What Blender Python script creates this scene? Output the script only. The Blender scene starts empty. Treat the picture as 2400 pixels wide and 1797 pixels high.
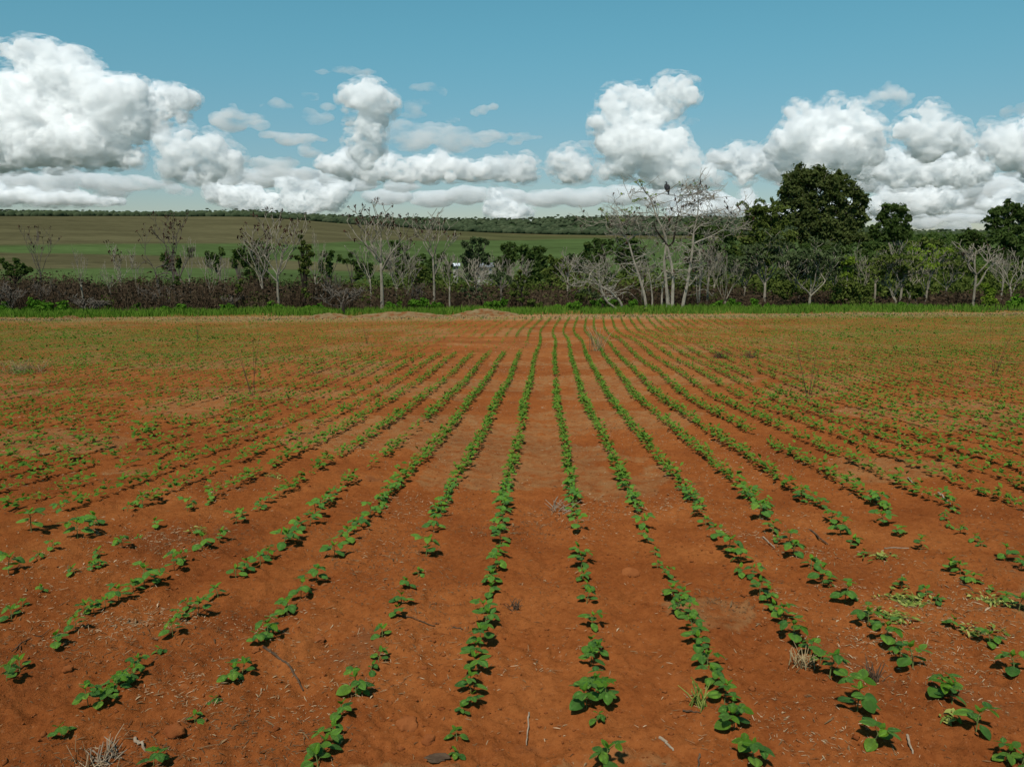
import bpy, math, random
import numpy as np
from mathutils import Vector, Matrix, Euler
C = bpy.context.scene
COL = C.collection
random.seed(11); rng = np.random.default_rng(11)
R = math.radians

# ------------------------------------------------------------------ camera, sky, sun, exposure
CAMZ = 1.6; F = 1884.0; PITCH = math.atan(342.5/1884.0)
CP, SP = math.cos(PITCH), math.sin(PITCH)
cam = bpy.data.cameras.new('camera'); camo = bpy.data.objects.new('camera', cam); COL.objects.link(camo)
cam.sensor_width = 36; cam.lens = 36*F/2400; cam.clip_start = 0.05; cam.clip_end = 60000
camo.location = (0, 0, CAMZ); camo.rotation_euler = (math.pi/2-PITCH, 0, 0)
C.camera = camo
C.render.engine = 'CYCLES'
C.cycles.max_bounces = 48; C.cycles.volume_bounces = 48; C.cycles.glossy_bounces = 2; C.cycles.transmission_bounces = 4; C.cycles.transparent_max_bounces = 16; C.cycles.diffuse_bounces = 3
C.cycles.use_denoising = True
SUN_EL, SUN_AZ = R(54), R(196)          # azimuth clockwise from +Y (sun high, behind the camera's left shoulder)
w = bpy.data.worlds.new('World'); C.world = w; w.use_nodes = True
nt = w.node_tree; nt.nodes.clear()
wo = nt.nodes.new('ShaderNodeOutputWorld'); bg = nt.nodes.new('ShaderNodeBackground')
sk = nt.nodes.new('ShaderNodeTexSky'); sk.sky_type = 'NISHITA'; sk.sun_disc = False
sk.sun_elevation = SUN_EL; sk.sun_rotation = SUN_AZ; sk.altitude = 900; sk.air_density = 1.0; sk.dust_density = 0.35; sk.ozone_density = 1.0
tint = nt.nodes.new('ShaderNodeMix'); tint.data_type = 'RGBA'; tint.blend_type = 'MULTIPLY'; tint.inputs['Factor'].default_value = 1
tint.inputs['B'].default_value = (0.575, 1.13, 0.96, 1)
tcw = nt.nodes.new('ShaderNodeTexCoord'); sxw = nt.nodes.new('ShaderNodeSeparateXYZ'); nt.links.new(tcw.outputs['Generated'], sxw.inputs[0])
hz = nt.nodes.new('ShaderNodeValToRGB'); nt.links.new(sxw.outputs['Z'], hz.inputs[0]); hz.color_ramp.interpolation = 'EASE'
hz.color_ramp.elements[0].position = 0.0; hz.color_ramp.elements[0].color = (.92, .52, .66, 1); hz.color_ramp.elements[1].position = .30; hz.color_ramp.elements[1].color = (1, 1, 1, 1)
t2 = nt.nodes.new('ShaderNodeMix'); t2.data_type = 'RGBA'; t2.blend_type = 'MULTIPLY'; t2.inputs['Factor'].default_value = 1
nt.links.new(sk.outputs[0], tint.inputs['A']); nt.links.new(tint.outputs['Result'], t2.inputs['A']); nt.links.new(hz.outputs[0], t2.inputs['B']); nt.links.new(t2.outputs['Result'], bg.inputs[0]); nt.links.new(bg.outputs[0], wo.inputs[0])
bg.inputs[1].default_value = 0.100
sl = bpy.data.lights.new('sun', 'SUN'); sl.energy = 4.1; sl.angle = R(3); sl.color = (1.0, 0.95, 0.87)
so = bpy.data.objects.new('sun', sl); COL.objects.link(so)
sd = Vector((math.sin(SUN_AZ)*math.cos(SUN_EL), math.cos(SUN_AZ)*math.cos(SUN_EL), math.sin(SUN_EL)))
so.rotation_euler = sd.to_track_quat('Z', 'Y').to_euler(); so.location = (-20, -30, 60)
C.view_settings.view_transform = 'Standard'; C.view_settings.look = 'None'; C.view_settings.gamma = 1
C.view_settings.use_curve_mapping = False; C.view_settings.exposure = 0.0

# ------------------------------------------------------------------ noise, terrain
def _hash(ix, iy, s):
    n = (ix.astype(np.int64)*374761393 + iy.astype(np.int64)*668265263 + s*982451653) & 0x7fffffff
    n = ((n ^ (n >> 13))*1274126177) & 0x7fffffff
    return ((n ^ (n >> 16)) & 0xffff)/65535.0
def vnoise(x, y, s=0):
    x = np.asarray(x, float); y = np.asarray(y, float)
    ix = np.floor(x); iy = np.floor(y); fx = x-ix; fy = y-iy
    fx = fx*fx*fx*(fx*(fx*6-15)+10); fy = fy*fy*fy*(fy*(fy*6-15)+10)
    a = _hash(ix, iy, s); b = _hash(ix+1, iy, s); c = _hash(ix, iy+1, s); d = _hash(ix+1, iy+1, s)
    return (a*(1-fx)+b*fx)*(1-fy)+(c*(1-fx)+d*fx)*fy
def fbm(x, y, s=0, o=4):
    t = 0; a = .5; n = 0
    for i in range(o):
        t = t+a*vnoise(x*2**i, y*2**i, s+i*7); n += a; a *= .5
    return t/n
def sstep(a, b, x):
    t = np.clip((x-a)/(b-a), 0, 1); return t*t*(3-2*t)
def smooth_table(tab, n=6):
    xs = np.array([t[0] for t in tab], float); ys = np.array([t[1] for t in tab], float)
    m = np.gradient(ys, xs)
    def f(x):
        x = np.asarray(x, float); xc = np.clip(x, xs[0], xs[-1]); i = np.clip(np.searchsorted(xs, xc, 'right')-1, 0, len(xs)-2)
        h = xs[i+1]-xs[i]; t = (xc-xs[i])/h
        r = (2*t**3-3*t*t+1)*ys[i]+(t**3-2*t*t+t)*h*m[i]+(-2*t**3+3*t*t)*ys[i+1]+(t**3-t*t)*h*m[i+1]
        return r+(x-xc)*np.where(x < xs[0], m[0], m[-1])
    return f
drop = smooth_table([(-30, -.3), (0, 1.60), (2.84, 1.845), (4.25, 1.965), (6.9, 2.23), (10.65, 2.62), (14.9, 2.98), (17.4, 3.16), (23.25, 3.52),
                     (30.7, 4.0), (37.5, 4.40), (43.3, 4.62), (47, 4.73), (51, 4.86), (56, 5.05), (62, 5.5), (80, 6.6), (100, 8.2), (130, 10.5), (170, 12.5), (230, 13.5)])
rowc = smooth_table([(0, .20), (2.84, .328), (4.25, .416), (6.91, .515), (10.65, .68), (14.9, .823), (17.4, .958), (23.25, 1.222), (30.7, 1.66), (37.5, 1.90), (43.3, 2.45), (48, 2.95)])
# far land: heights over (azimuth as px at the picture plane, distance)
AZ = np.array([-3000, 0, 400, 600, 760, 900, 1000, 1200, 1300, 1450, 1650, 1900, 2100, 2400, 5400.])
Z900 = (556-np.array([515, 515, 513, 514, 521, 530, 540, 547, 549, 551, 553, 556, 558, 558, 558.]))/F*900+CAMZ
Z1500 = (556-np.array([516, 515, 515, 508, 516, 521, 522, 524, 521, 519, 519, 531, 552, 551, 551.]))/F*1500+CAMZ
def far_z(x, y):
    Rr = np.hypot(x, y); px = np.where(y > 1, 1200+F*x/np.maximum(y, 1), np.where(x > 0, 5400, -3000))
    px = np.clip(px, -3000, 5400)
    z9 = np.interp(px, AZ, Z900); z15 = np.interp(px, AZ, Z1500)
    t = np.clip((Rr-230)/(900-230), 0, 1)
    z = -11.9+(z9+11.9)*(t*.8+.2*t*t*(3-2*t))
    u = sstep(900, 1500, Rr); z = z+(z15-z9)*u
    v = sstep(1600, 3500, Rr); z = z*(1-v)+np.minimum(z, 4)*v
    q = sstep(5000, 8200, Rr)*(1-sstep(8200, 12000, Rr)); z = z+q*(30+14*np.sin(px*.011))
    z = z+(fbm(x/90, y/90, 5, 3)-.5)*3.0*sstep(230, 600, Rr)
    return z
def ground(x, y, fine=False):
    x = np.asarray(x, float); y = np.asarray(y, float)
    Rr = np.hypot(x, y)
    d = y+(Rr-y)*sstep(55, 150, Rr)*(y > 0)
    z = CAMZ-drop(np.clip(d, -30, 230))+np.clip(x, -60, 60)*.006*(1-sstep(60, 120, Rr))
    f = sstep(200, 260, Rr)
    z = z*(1-f)+far_z(x, y)*f
    z = z+(fbm(x*.13+7, y*.13, 21, 2)-.5)*.14*sstep(6, 16, Rr)*(1-sstep(150, 220, Rr))
    if fine:
        n = 1-sstep(20, 60, Rr)
        # gentle furrows between rows, clods and crumbs
        u = (x-rowc(np.clip(y, 0, 50)))/.5
        z = z+n*(.010*np.cos(2*np.pi*u))
        z = z+n*((fbm(x*3.1, y*3.1, 31, 3)-.5)*.05+(np.abs(fbm(x*9, y*9, 41, 3)-.5)*-.07)+(fbm(x*26, y*26, 51, 3)-.5)*.030)
        cl = vnoise(x*14, y*14, 77); z = z+n*.016*np.clip((cl-.72)/.2, 0, 1)
    return z
def ray(px, py):
    a = (px-1200)/F; b = (898.5-py)/F
    return np.array([a, CP+b*SP, -SP+b*CP])
def unproject(px, py, far=2500):
    d = ray(px, py); t = 1.5; last = 1.5
    while t < far:
        p = d*t
        if p[2]+CAMZ < float(ground(p[0], p[1])):
            lo, hi = last, t
            for _ in range(22):
                m = (lo+hi)/2; q = d*m
                if q[2]+CAMZ < float(ground(q[0], q[1])): hi = m
                else: lo = m
            q = d*hi; return q[0], q[1]
        last = t; t *= 1.012
    return None
def at(px, D):
    """world x for picture column px at ground distance D ahead, and the ground there"""
    z = float(ground((px-1200)/F*D, D)); zc = D*CP-(z-CAMZ)*SP
    x = (px-1200)/F*zc; return x, float(ground(x, D))
def z_at(py, D):
    b = (898.5-py)/F   # height whose image row is py at distance D
    return CAMZ+D*(b*CP-SP)/(CP+b*SP)
def x_at(px, py, D):
    b = (898.5-py)/F; return (px-1200)/F*D/(CP+b*SP)
def P3(px, py, D, dz=0): return Vector((x_at(px, py, D), D, z_at(py, D)+dz))

# ------------------------------------------------------------------ helpers
def tag(o, label=None, cat=None, group=None, kind=None):
    if label: o['label'] = label
    if cat: o['category'] = cat
    if group: o['group'] = group
    if kind: o['kind'] = kind
    return o
def empty(name, loc, rz=0, sc=1):
    o = bpy.data.objects.new(name, None); COL.objects.link(o); o.location = loc; o.rotation_euler = (0, 0, rz); o.scale = (sc, sc, sc)
    o.empty_display_size = .1; return o
def npmesh(name, V, T=None, Q=None, mat=None, smooth=False, col=None):
    me = bpy.data.meshes.new(name); V = np.asarray(V, np.float32)
    T = np.zeros((0, 3), np.int32) if T is None else np.asarray(T, np.int32).reshape(-1, 3)
    Q = np.zeros((0, 4), np.int32) if Q is None else np.asarray(Q, np.int32).reshape(-1, 4)
    me.vertices.add(len(V)); me.vertices.foreach_set('co', V.ravel())
    nl = T.size+Q.size; me.loops.add(nl); me.loops.foreach_set('vertex_index', np.concatenate([T.ravel(), Q.ravel()]))
    me.polygons.add(len(T)+len(Q))
    me.polygons.foreach_set('loop_start', np.concatenate([np.arange(len(T))*3, T.size+np.arange(len(Q))*4]).astype(np.int32))
    if smooth: me.polygons.foreach_set('use_smooth', np.ones(len(T)+len(Q), bool))
    me.update(calc_edges=True)
    if col is not None:
        a = me.color_attributes.new('tone', 'FLOAT_COLOR', 'POINT')
        c = np.asarray(col, np.float32)
        if c.ndim == 1: c = np.stack([c, c, c, np.ones_like(c)], 1)
        a.data.foreach_set('color', c.ravel())
    if mat: me.materials.append(mat)
    return me
def link(name, me, parent=None, loc=None):
    o = bpy.data.objects.new(name, me); COL.objects.link(o)
    if parent is not None: o.parent = parent
    if loc is not None: o.location = loc
    return o
class Buf:
    def __init__(s): s.V = []; s.T = []; s.Q = []; s.c = []; s.n = 0
    def add(s, V, T=None, Q=None, c=None):
        V = np.asarray(V, float)
        if T is not None and len(T): s.T.append(np.asarray(T)+s.n)
        if Q is not None and len(Q): s.Q.append(np.asarray(Q)+s.n)
        s.V.append(V); s.c.append(np.full(len(V), .5) if c is None else np.broadcast_to(c, (len(V),))); s.n += len(V)
    def tube(s, pts, rad, k=5, c=None):
        pts = np.asarray(pts, float); n = len(pts); rad = np.asarray(rad, float)
        t = np.gradient(pts, axis=0); t /= np.linalg.norm(t, axis=1, keepdims=True)+1e-9
        ref = np.array([1., 0, 0]) if abs(t[0][0]) < .8 else np.array([0, 1., 0])
        u = np.cross(t, ref); u /= np.linalg.norm(u, axis=1, keepdims=True)+1e-9; v = np.cross(t, u)
        a = np.arange(k)*2*np.pi/k
        V = pts[:, None]+rad[:, None, None]*(np.cos(a)[None, :, None]*u[:, None]+np.sin(a)[None, :, None]*v[:, None])
        i = np.arange(n-1)[:, None]*k; j = np.arange(k)[None]; jn = (j+1) % k
        Q = np.stack([i+j, i+jn, i+k+jn, i+k+j], -1).reshape(-1, 4)
        V = V.reshape(-1, 3); V = np.vstack([V, pts[-1:]]); T = [[(n-1)*k+q, (n-1)*k+(q+1) % k, n*k] for q in range(k)]
        s.add(V, T, Q, c)
    def mesh(s, name, mat, smooth=False):
        V = np.vstack(s.V); T = np.vstack(s.T) if s.T else None; Q = np.vstack(s.Q) if s.Q else None
        return npmesh(name, V, T, Q, mat, smooth, np.concatenate(s.c))

# ------------------------------------------------------------------ materials
def nodes(name):
    m = bpy.data.materials.new(name); m.use_nodes = True; t = m.node_tree; t.nodes.clear()
    out = t.nodes.new('ShaderNodeOutputMaterial'); return m, t, out
def N(t, k, **kw):
    n = t.nodes.new(k)
    for a, b in kw.items(): setattr(n, a, b)
    return n
def ramp(t, src, stops):
    r = N(t, 'ShaderNodeValToRGB'); e = r.color_ramp.elements
    while len(e) < len(stops): e.new(.5)
    for i, (p, c) in enumerate(stops):
        e[i].position = p; e[i].color = (*c, 1) if len(c) == 3 else c
    t.links.new(src, r.inputs[0]); return r.outputs[0]
def noise(t, scale, detail=4, rough=.55, vec=None, dist=0):
    n = N(t, 'ShaderNodeTexNoise'); n.inputs['Scale'].default_value = scale; n.inputs['Detail'].default_value = detail
    n.inputs['Roughness'].default_value = rough; n.inputs['Distortion'].default_value = dist
    if vec is None:
        g = t.nodes.get('pos') or N(t, 'ShaderNodeNewGeometry', name='pos'); vec = g.outputs['Position']
    t.links.new(vec, n.inputs['Vector']); return n.outputs['Fac']
def mixc(t, fac, a, b, mode='MIX'):
    m = N(t, 'ShaderNodeMix', data_type='RGBA', blend_type=mode)
    for s, v in (('Factor', fac), ('A', a), ('B', b)):
        if hasattr(v, 'links') or hasattr(v, 'is_linked'): t.links.new(v, m.inputs[s])
        elif s == 'Factor': m.inputs[s].default_value = v
        else: m.inputs[s].default_value = (*v, 1)
    return m.outputs['Result']
def mathn(t, op, a, b=None, clamp=False):
    m = N(t, 'ShaderNodeMath', operation=op, use_clamp=clamp)
    for i, v in enumerate((a, b)):
        if v is None: continue
        if hasattr(v, 'is_linked'): t.links.new(v, m.inputs[i])
        else: m.inputs[i].default_value = v
    return m.outputs[0]
def diffuse_mat(name, stops, scale=3., rough=.9, bump=0, bscale=60, tone=0.0, trans=0.0, obj_random=0.0, coord='pos'):
    """noise-driven colour; tone: how much the per-vertex 'tone' attribute shifts the ramp; trans: translucency of leaves"""
    m, t, out = nodes(name)
    vec = None
    if coord == 'object':
        tc = N(t, 'ShaderNodeTexCoord'); vec = tc.outputs['Object']
    f = noise(t, scale, 4, .6, vec)
    if tone:
        a = N(t, 'ShaderNodeAttribute', attribute_name='tone')
        f = mathn(t, 'ADD', mathn(t, 'MULTIPLY', f, 1-tone), mathn(t, 'MULTIPLY', a.outputs['Fac'], tone))
    if obj_random:
        oi = N(t, 'ShaderNodeObjectInfo')
        f = mathn(t, 'ADD', mathn(t, 'MULTIPLY', f, 1-obj_random), mathn(t, 'MULTIPLY', oi.outputs['Random'], obj_random))
    c = ramp(t, f, stops)
    b = N(t, 'ShaderNodeBsdfDiffuse') if rough >= .9 else N(t, 'ShaderNodeBsdfPrincipled')
    t.links.new(c, b.inputs[0])
    if rough < .9:
        b.inputs['Roughness'].default_value = rough; b.inputs['Specular IOR Level'].default_value = .35
    else: b.inputs['Roughness'].default_value = .8
    if bump:
        bp = N(t, 'ShaderNodeBump'); bp.inputs['Distance'].default_value = bump
        t.links.new(noise(t, bscale, 5, .6, vec), bp.inputs['Height']); t.links.new(bp.outputs[0], b.inputs['Normal'])
    s = b.outputs[0]
    if trans:
        tr = N(t, 'ShaderNodeBsdfTranslucent'); t.links.new(mixc(t, 1.0, c, (1.0, 1.15, .45), 'MULTIPLY'), tr.inputs[0])
        mx = N(t, 'ShaderNodeMixShader'); mx.inputs[0].default_value = trans
        t.links.new(s, mx.inputs[1]); t.links.new(tr.outputs[0], mx.inputs[2]); s = mx.outputs[0]
    t.links.new(s, out.inputs[0]); return m

# red soil
def soil_material():
    m, t, out = nodes('red_soil')
    big = noise(t, .55, 4, .6, dist=.6); mid = noise(t, 3.2, 5, .62); fine = noise(t, 28, 5, .65); grit = noise(t, 150, 3, .7)
    c = ramp(t, big, [(.28, (.162, .046, .013)), (.5, (.218, .064, .0165)), (.72, (.265, .088, .024))])
    c = mixc(t, ramp(t, mid, [(.36, (0, 0, 0)), (.66, (1, 1, 1))]), c, mixc(t, 1.0, c, (1.22, 1.3, 1.35), 'MULTIPLY'))
    c = mixc(t, ramp(t, fine, [(.30, (.75, .75, .75)), (.55, (0, 0, 0))]), c, mixc(t, 1.0, c, (.62, .56, .55), 'MULTIPLY'))
    c = mixc(t, ramp(t, grit, [(.62, (0, 0, 0)), (.75, (.55, .55, .55))]), c, (.34, .15, .07))
    sp = noise(t, 62, 5, .72)
    c = mixc(t, ramp(t, sp, [(.30, (.8, .8, .8)), (.42, (0, 0, 0))]), c, mixc(t, 1.0, c, (.45, .38, .36), 'MULTIPLY'))
    sp2 = noise(t, 34, 6, .75)
    c = mixc(t, ramp(t, sp2, [(.60, (0, 0, 0)), (.70, (.6, .6, .6))]), c, (.36, .18, .085))
    # dark damp / charred patches and straw-coloured weathering
    dk = noise(t, .9, 5, .65, dist=1.2)
    c = mixc(t, ramp(t, dk, [(.60, (0, 0, 0)), (.72, (.5, .5, .5))]), c, (.11, .048, .024))
    a = N(t, 'ShaderNodeAttribute', attribute_name='tone')      # painted land cover: R dry straw, G low weeds
    sep = N(t, 'ShaderNodeSeparateColor'); t.links.new(a.outputs['Color'], sep.inputs[0])
    pat = noise(t, 6, 5, .7)
    st = mathn(t, 'MULTIPLY', sep.outputs[0], ramp(t, pat, [(.35, (0, 0, 0)), (.6, (1, 1, 1))]))
    c = mixc(t, st, c, (.27, .185, .085))
    gr = mathn(t, 'MULTIPLY', sep.outputs[1], ramp(t, noise(t, 2.3, 6, .72), [(.38, (0, 0, 0)), (.6, (1, 1, 1))]))
    c = mixc(t, gr, c, (.085, .100, .026))
    b = N(t, 'ShaderNodeBsdfDiffuse'); t.links.new(c, b.inputs[0]); b.inputs['Roughness'].default_value = 1
    h = mathn(t, 'ADD', mathn(t, 'MULTIPLY', noise(t, 22, 6, .7), 1.0), mathn(t, 'MULTIPLY', noise(t, 120, 4, .7), .35))
    bp = N(t, 'ShaderNodeBump'); bp.inputs['Distance'].default_value = .032; bp.inputs['Strength'].default_value = .9
    t.links.new(h, bp.inputs['Height']); t.links.new(bp.outputs[0], b.inputs['Normal'])
    t.links.new(b.outputs[0], out.inputs[0]); return m
M_soil = soil_material()
def cover_material(name, scale, amp):
    """land cover whose colour is the painted attribute varied by noise (far fields)"""
    m, t, out = nodes(name)
    a = N(t, 'ShaderNodeAttribute', attribute_name='tone')
    mp = N(t, 'ShaderNodeMapping'); g = N(t, 'ShaderNodeNewGeometry'); t.links.new(g.outputs['Position'], mp.inputs[0]); mp.inputs['Scale'].default_value = (.35, 1, 1)
    n1 = noise(t, scale, 6, .7, mp.outputs[0]); n2 = noise(t, scale*.08, 4, .6, mp.outputs[0])
    f = ramp(t, mathn(t, 'ADD', mathn(t, 'MULTIPLY', n1, .55), mathn(t, 'MULTIPLY', n2, .45)), [(.32, (1-amp,)*3), (.68, (1+amp,)*3)])
    c = mixc(t, 1.0, a.outputs['Color'], f, 'MULTIPLY')
    b = N(t, 'ShaderNodeBsdfDiffuse'); t.links.new(c, b.inputs[0]); t.links.new(b.outputs[0], out.inputs[0]); return m
M_hill = cover_material('hillside_cover', .28, .5)
M_valley = cover_material('valley_floor_cover', .9, .4)
M_straw = diffuse_mat('straw', [(.2, (.10, .055, .028)), (.5, (.24, .155, .08)), (.85, (.44, .33, .21))], 3, tone=.8)
M_clod = diffuse_mat('soil_clod', [(.3, (.17, .048, .015)), (.7, (.27, .09, .028))], 8, bump=.01, bscale=70)
M_twig = diffuse_mat('dark_stick', [(.3, (.05, .03, .02)), (.7, (.12, .08, .05))], 30)
M_bleach = diffuse_mat('bleached_stick', [(.3, (.19, .14, .095)), (.7, (.33, .26, .185))], 30)
def leaf_mat(name, stops, tr=.25):
    m, t, out = nodes(name)
    oi = N(t, 'ShaderNodeObjectInfo'); tc = N(t, 'ShaderNodeTexCoord')
    f = mathn(t, 'ADD', mathn(t, 'MULTIPLY', oi.outputs['Random'], .65), mathn(t, 'MULTIPLY', noise(t, 60, 3, .6, tc.outputs['Object']), .35))
    c = ramp(t, f, stops)
    a = N(t, 'ShaderNodeAttribute', attribute_name='tone')   # midrib and side veins
    c = mixc(t, mathn(t, 'MULTIPLY', a.outputs['Fac'], .30), c, (.16, .27, .07))
    b = N(t, 'ShaderNodeBsdfPrincipled'); t.links.new(c, b.inputs[0]); b.inputs['Roughness'].default_value = .62; b.inputs['Specular IOR Level'].default_value = .25
    sx = N(t, 'ShaderNodeTexWave', wave_type='BANDS', bands_direction='DIAGONAL'); sx.inputs['Scale'].default_value = 95; sx.inputs['Distortion'].default_value = .6
    t.links.new(tc.outputs['Object'], sx.inputs[0])
    bp = N(t, 'ShaderNodeBump'); bp.inputs['Distance'].default_value = .0009; t.links.new(sx.outputs['Fac'], bp.inputs['Height']); t.links.new(bp.outputs[0], b.inputs['Normal'])
    tr_ = N(t, 'ShaderNodeBsdfTranslucent'); t.links.new(mixc(t, 1.0, c, (1.2, 1.3, .5), 'MULTIPLY'), tr_.inputs[0])
    mx = N(t, 'ShaderNodeMixShader'); mx.inputs[0].default_value = tr
    t.links.new(b.outputs[0], mx.inputs[1]); t.links.new(tr_.outputs[0], mx.inputs[2]); t.links.new(mx.outputs[0], out.inputs[0]); return m
M_leaf = leaf_mat('soybean_leaf', [(.12, (.055, .165, .028)), (.45, (.100, .240, .030)), (.78, (.155, .310, .030)), (.93, (.235, .330, .040))])
M_young = leaf_mat('young_soybean_leaf', [(.15, (.090, .250, .016)), (.85, (.165, .330, .018))], .35)
M_stem = diffuse_mat('soybean_stem', [(.3, (.08, .12, .03)), (.7, (.17, .16, .06))], 40)
M_crop = diffuse_mat('distant_soybean_leaf', [(.2, (.056, .125, .018)), (.5, (.098, .195, .026)), (.8, (.155, .255, .034))], 5, tone=.6, trans=.25)
M_weed = diffuse_mat('wilting_weed', [(.2, (.08, .13, .02)), (.5, (.20, .24, .05)), (.8, (.38, .38, .11))], 30, tone=.6, trans=.2)
M_grass = diffuse_mat('green_grass', [(.15, (.090, .115, .022)), (.42, (.105, .205, .024)), (.85, (.215, .300, .050))], .7, tone=.5, trans=.35)
M_drygrass = diffuse_mat('dry_grass', [(.2, (.14, .10, .05)), (.5, (.27, .20, .10)), (.8, (.40, .31, .17))], 1.2, tone=.6)
M_pale = diffuse_mat('pale_bark', [(.25, (.11, .095, .07)), (.5, (.235, .205, .155)), (.8, (.385, .345, .275))], 2.5, tone=.3, bump=.02, bscale=14)
M_greybark = diffuse_mat('grey_brown_bark', [(.25, (.06, .05, .04)), (.7, (.16, .135, .108))], 2.5, tone=.3)
M_darkbark = diffuse_mat('dark_bark', [(.25, (.018, .014, .011)), (.7, (.055, .042, .032))], 3)
M_bud = diffuse_mat('withered_leaf', [(.2, (.020, .010, .008)), (.8, (.075, .032, .022))], 3, tone=.5)
M_thicket = diffuse_mat('brown_thicket', [(.15, (.032, .021, .013)), (.5, (.076, .051, .031)), (.85, (.150, .108, .068))], .16, tone=.6)
M_euc = diffuse_mat('eucalyptus_leaf', [(.15, (.050, .066, .020)), (.5, (.090, .112, .034)), (.85, (.155, .180, .058))], .4, tone=.6, trans=.35)
M_dkleaf = diffuse_mat('dark_broad_leaf', [(.15, (.036, .058, .015)), (.5, (.070, .108, .028)), (.85, (.125, .172, .048))], .4, tone=.6, trans=.35)
M_olive = diffuse_mat('olive_leaf', [(.15, (.045, .062, .014)), (.5, (.088, .115, .025)), (.85, (.155, .185, .042))], .5, tone=.6, trans=.2)
M_bright = diffuse_mat('bright_shrub_leaf', [(.15, (.034, .090, .010)), (.5, (.080, .185, .018)), (.85, (.150, .280, .030))], .8, tone=.6, trans=.25)
M_lime = diffuse_mat('lime_leaf', [(.15, (.09, .14, .014)), (.85, (.22, .30, .04))], 1, tone=.6, trans=.3)
M_grey = diffuse_mat('grey_green_leaf', [(.15, (.030, .045, .018)), (.5, (.062, .085, .034)), (.85, (.115, .145, .062))], .6, tone=.6, trans=.15)
M_forest = diffuse_mat('far_forest_canopy', [(.2, (.030, .044, .022)), (.5, (.052, .070, .035)), (.8, (.082, .100, .052))], .05, tone=.6)

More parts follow.
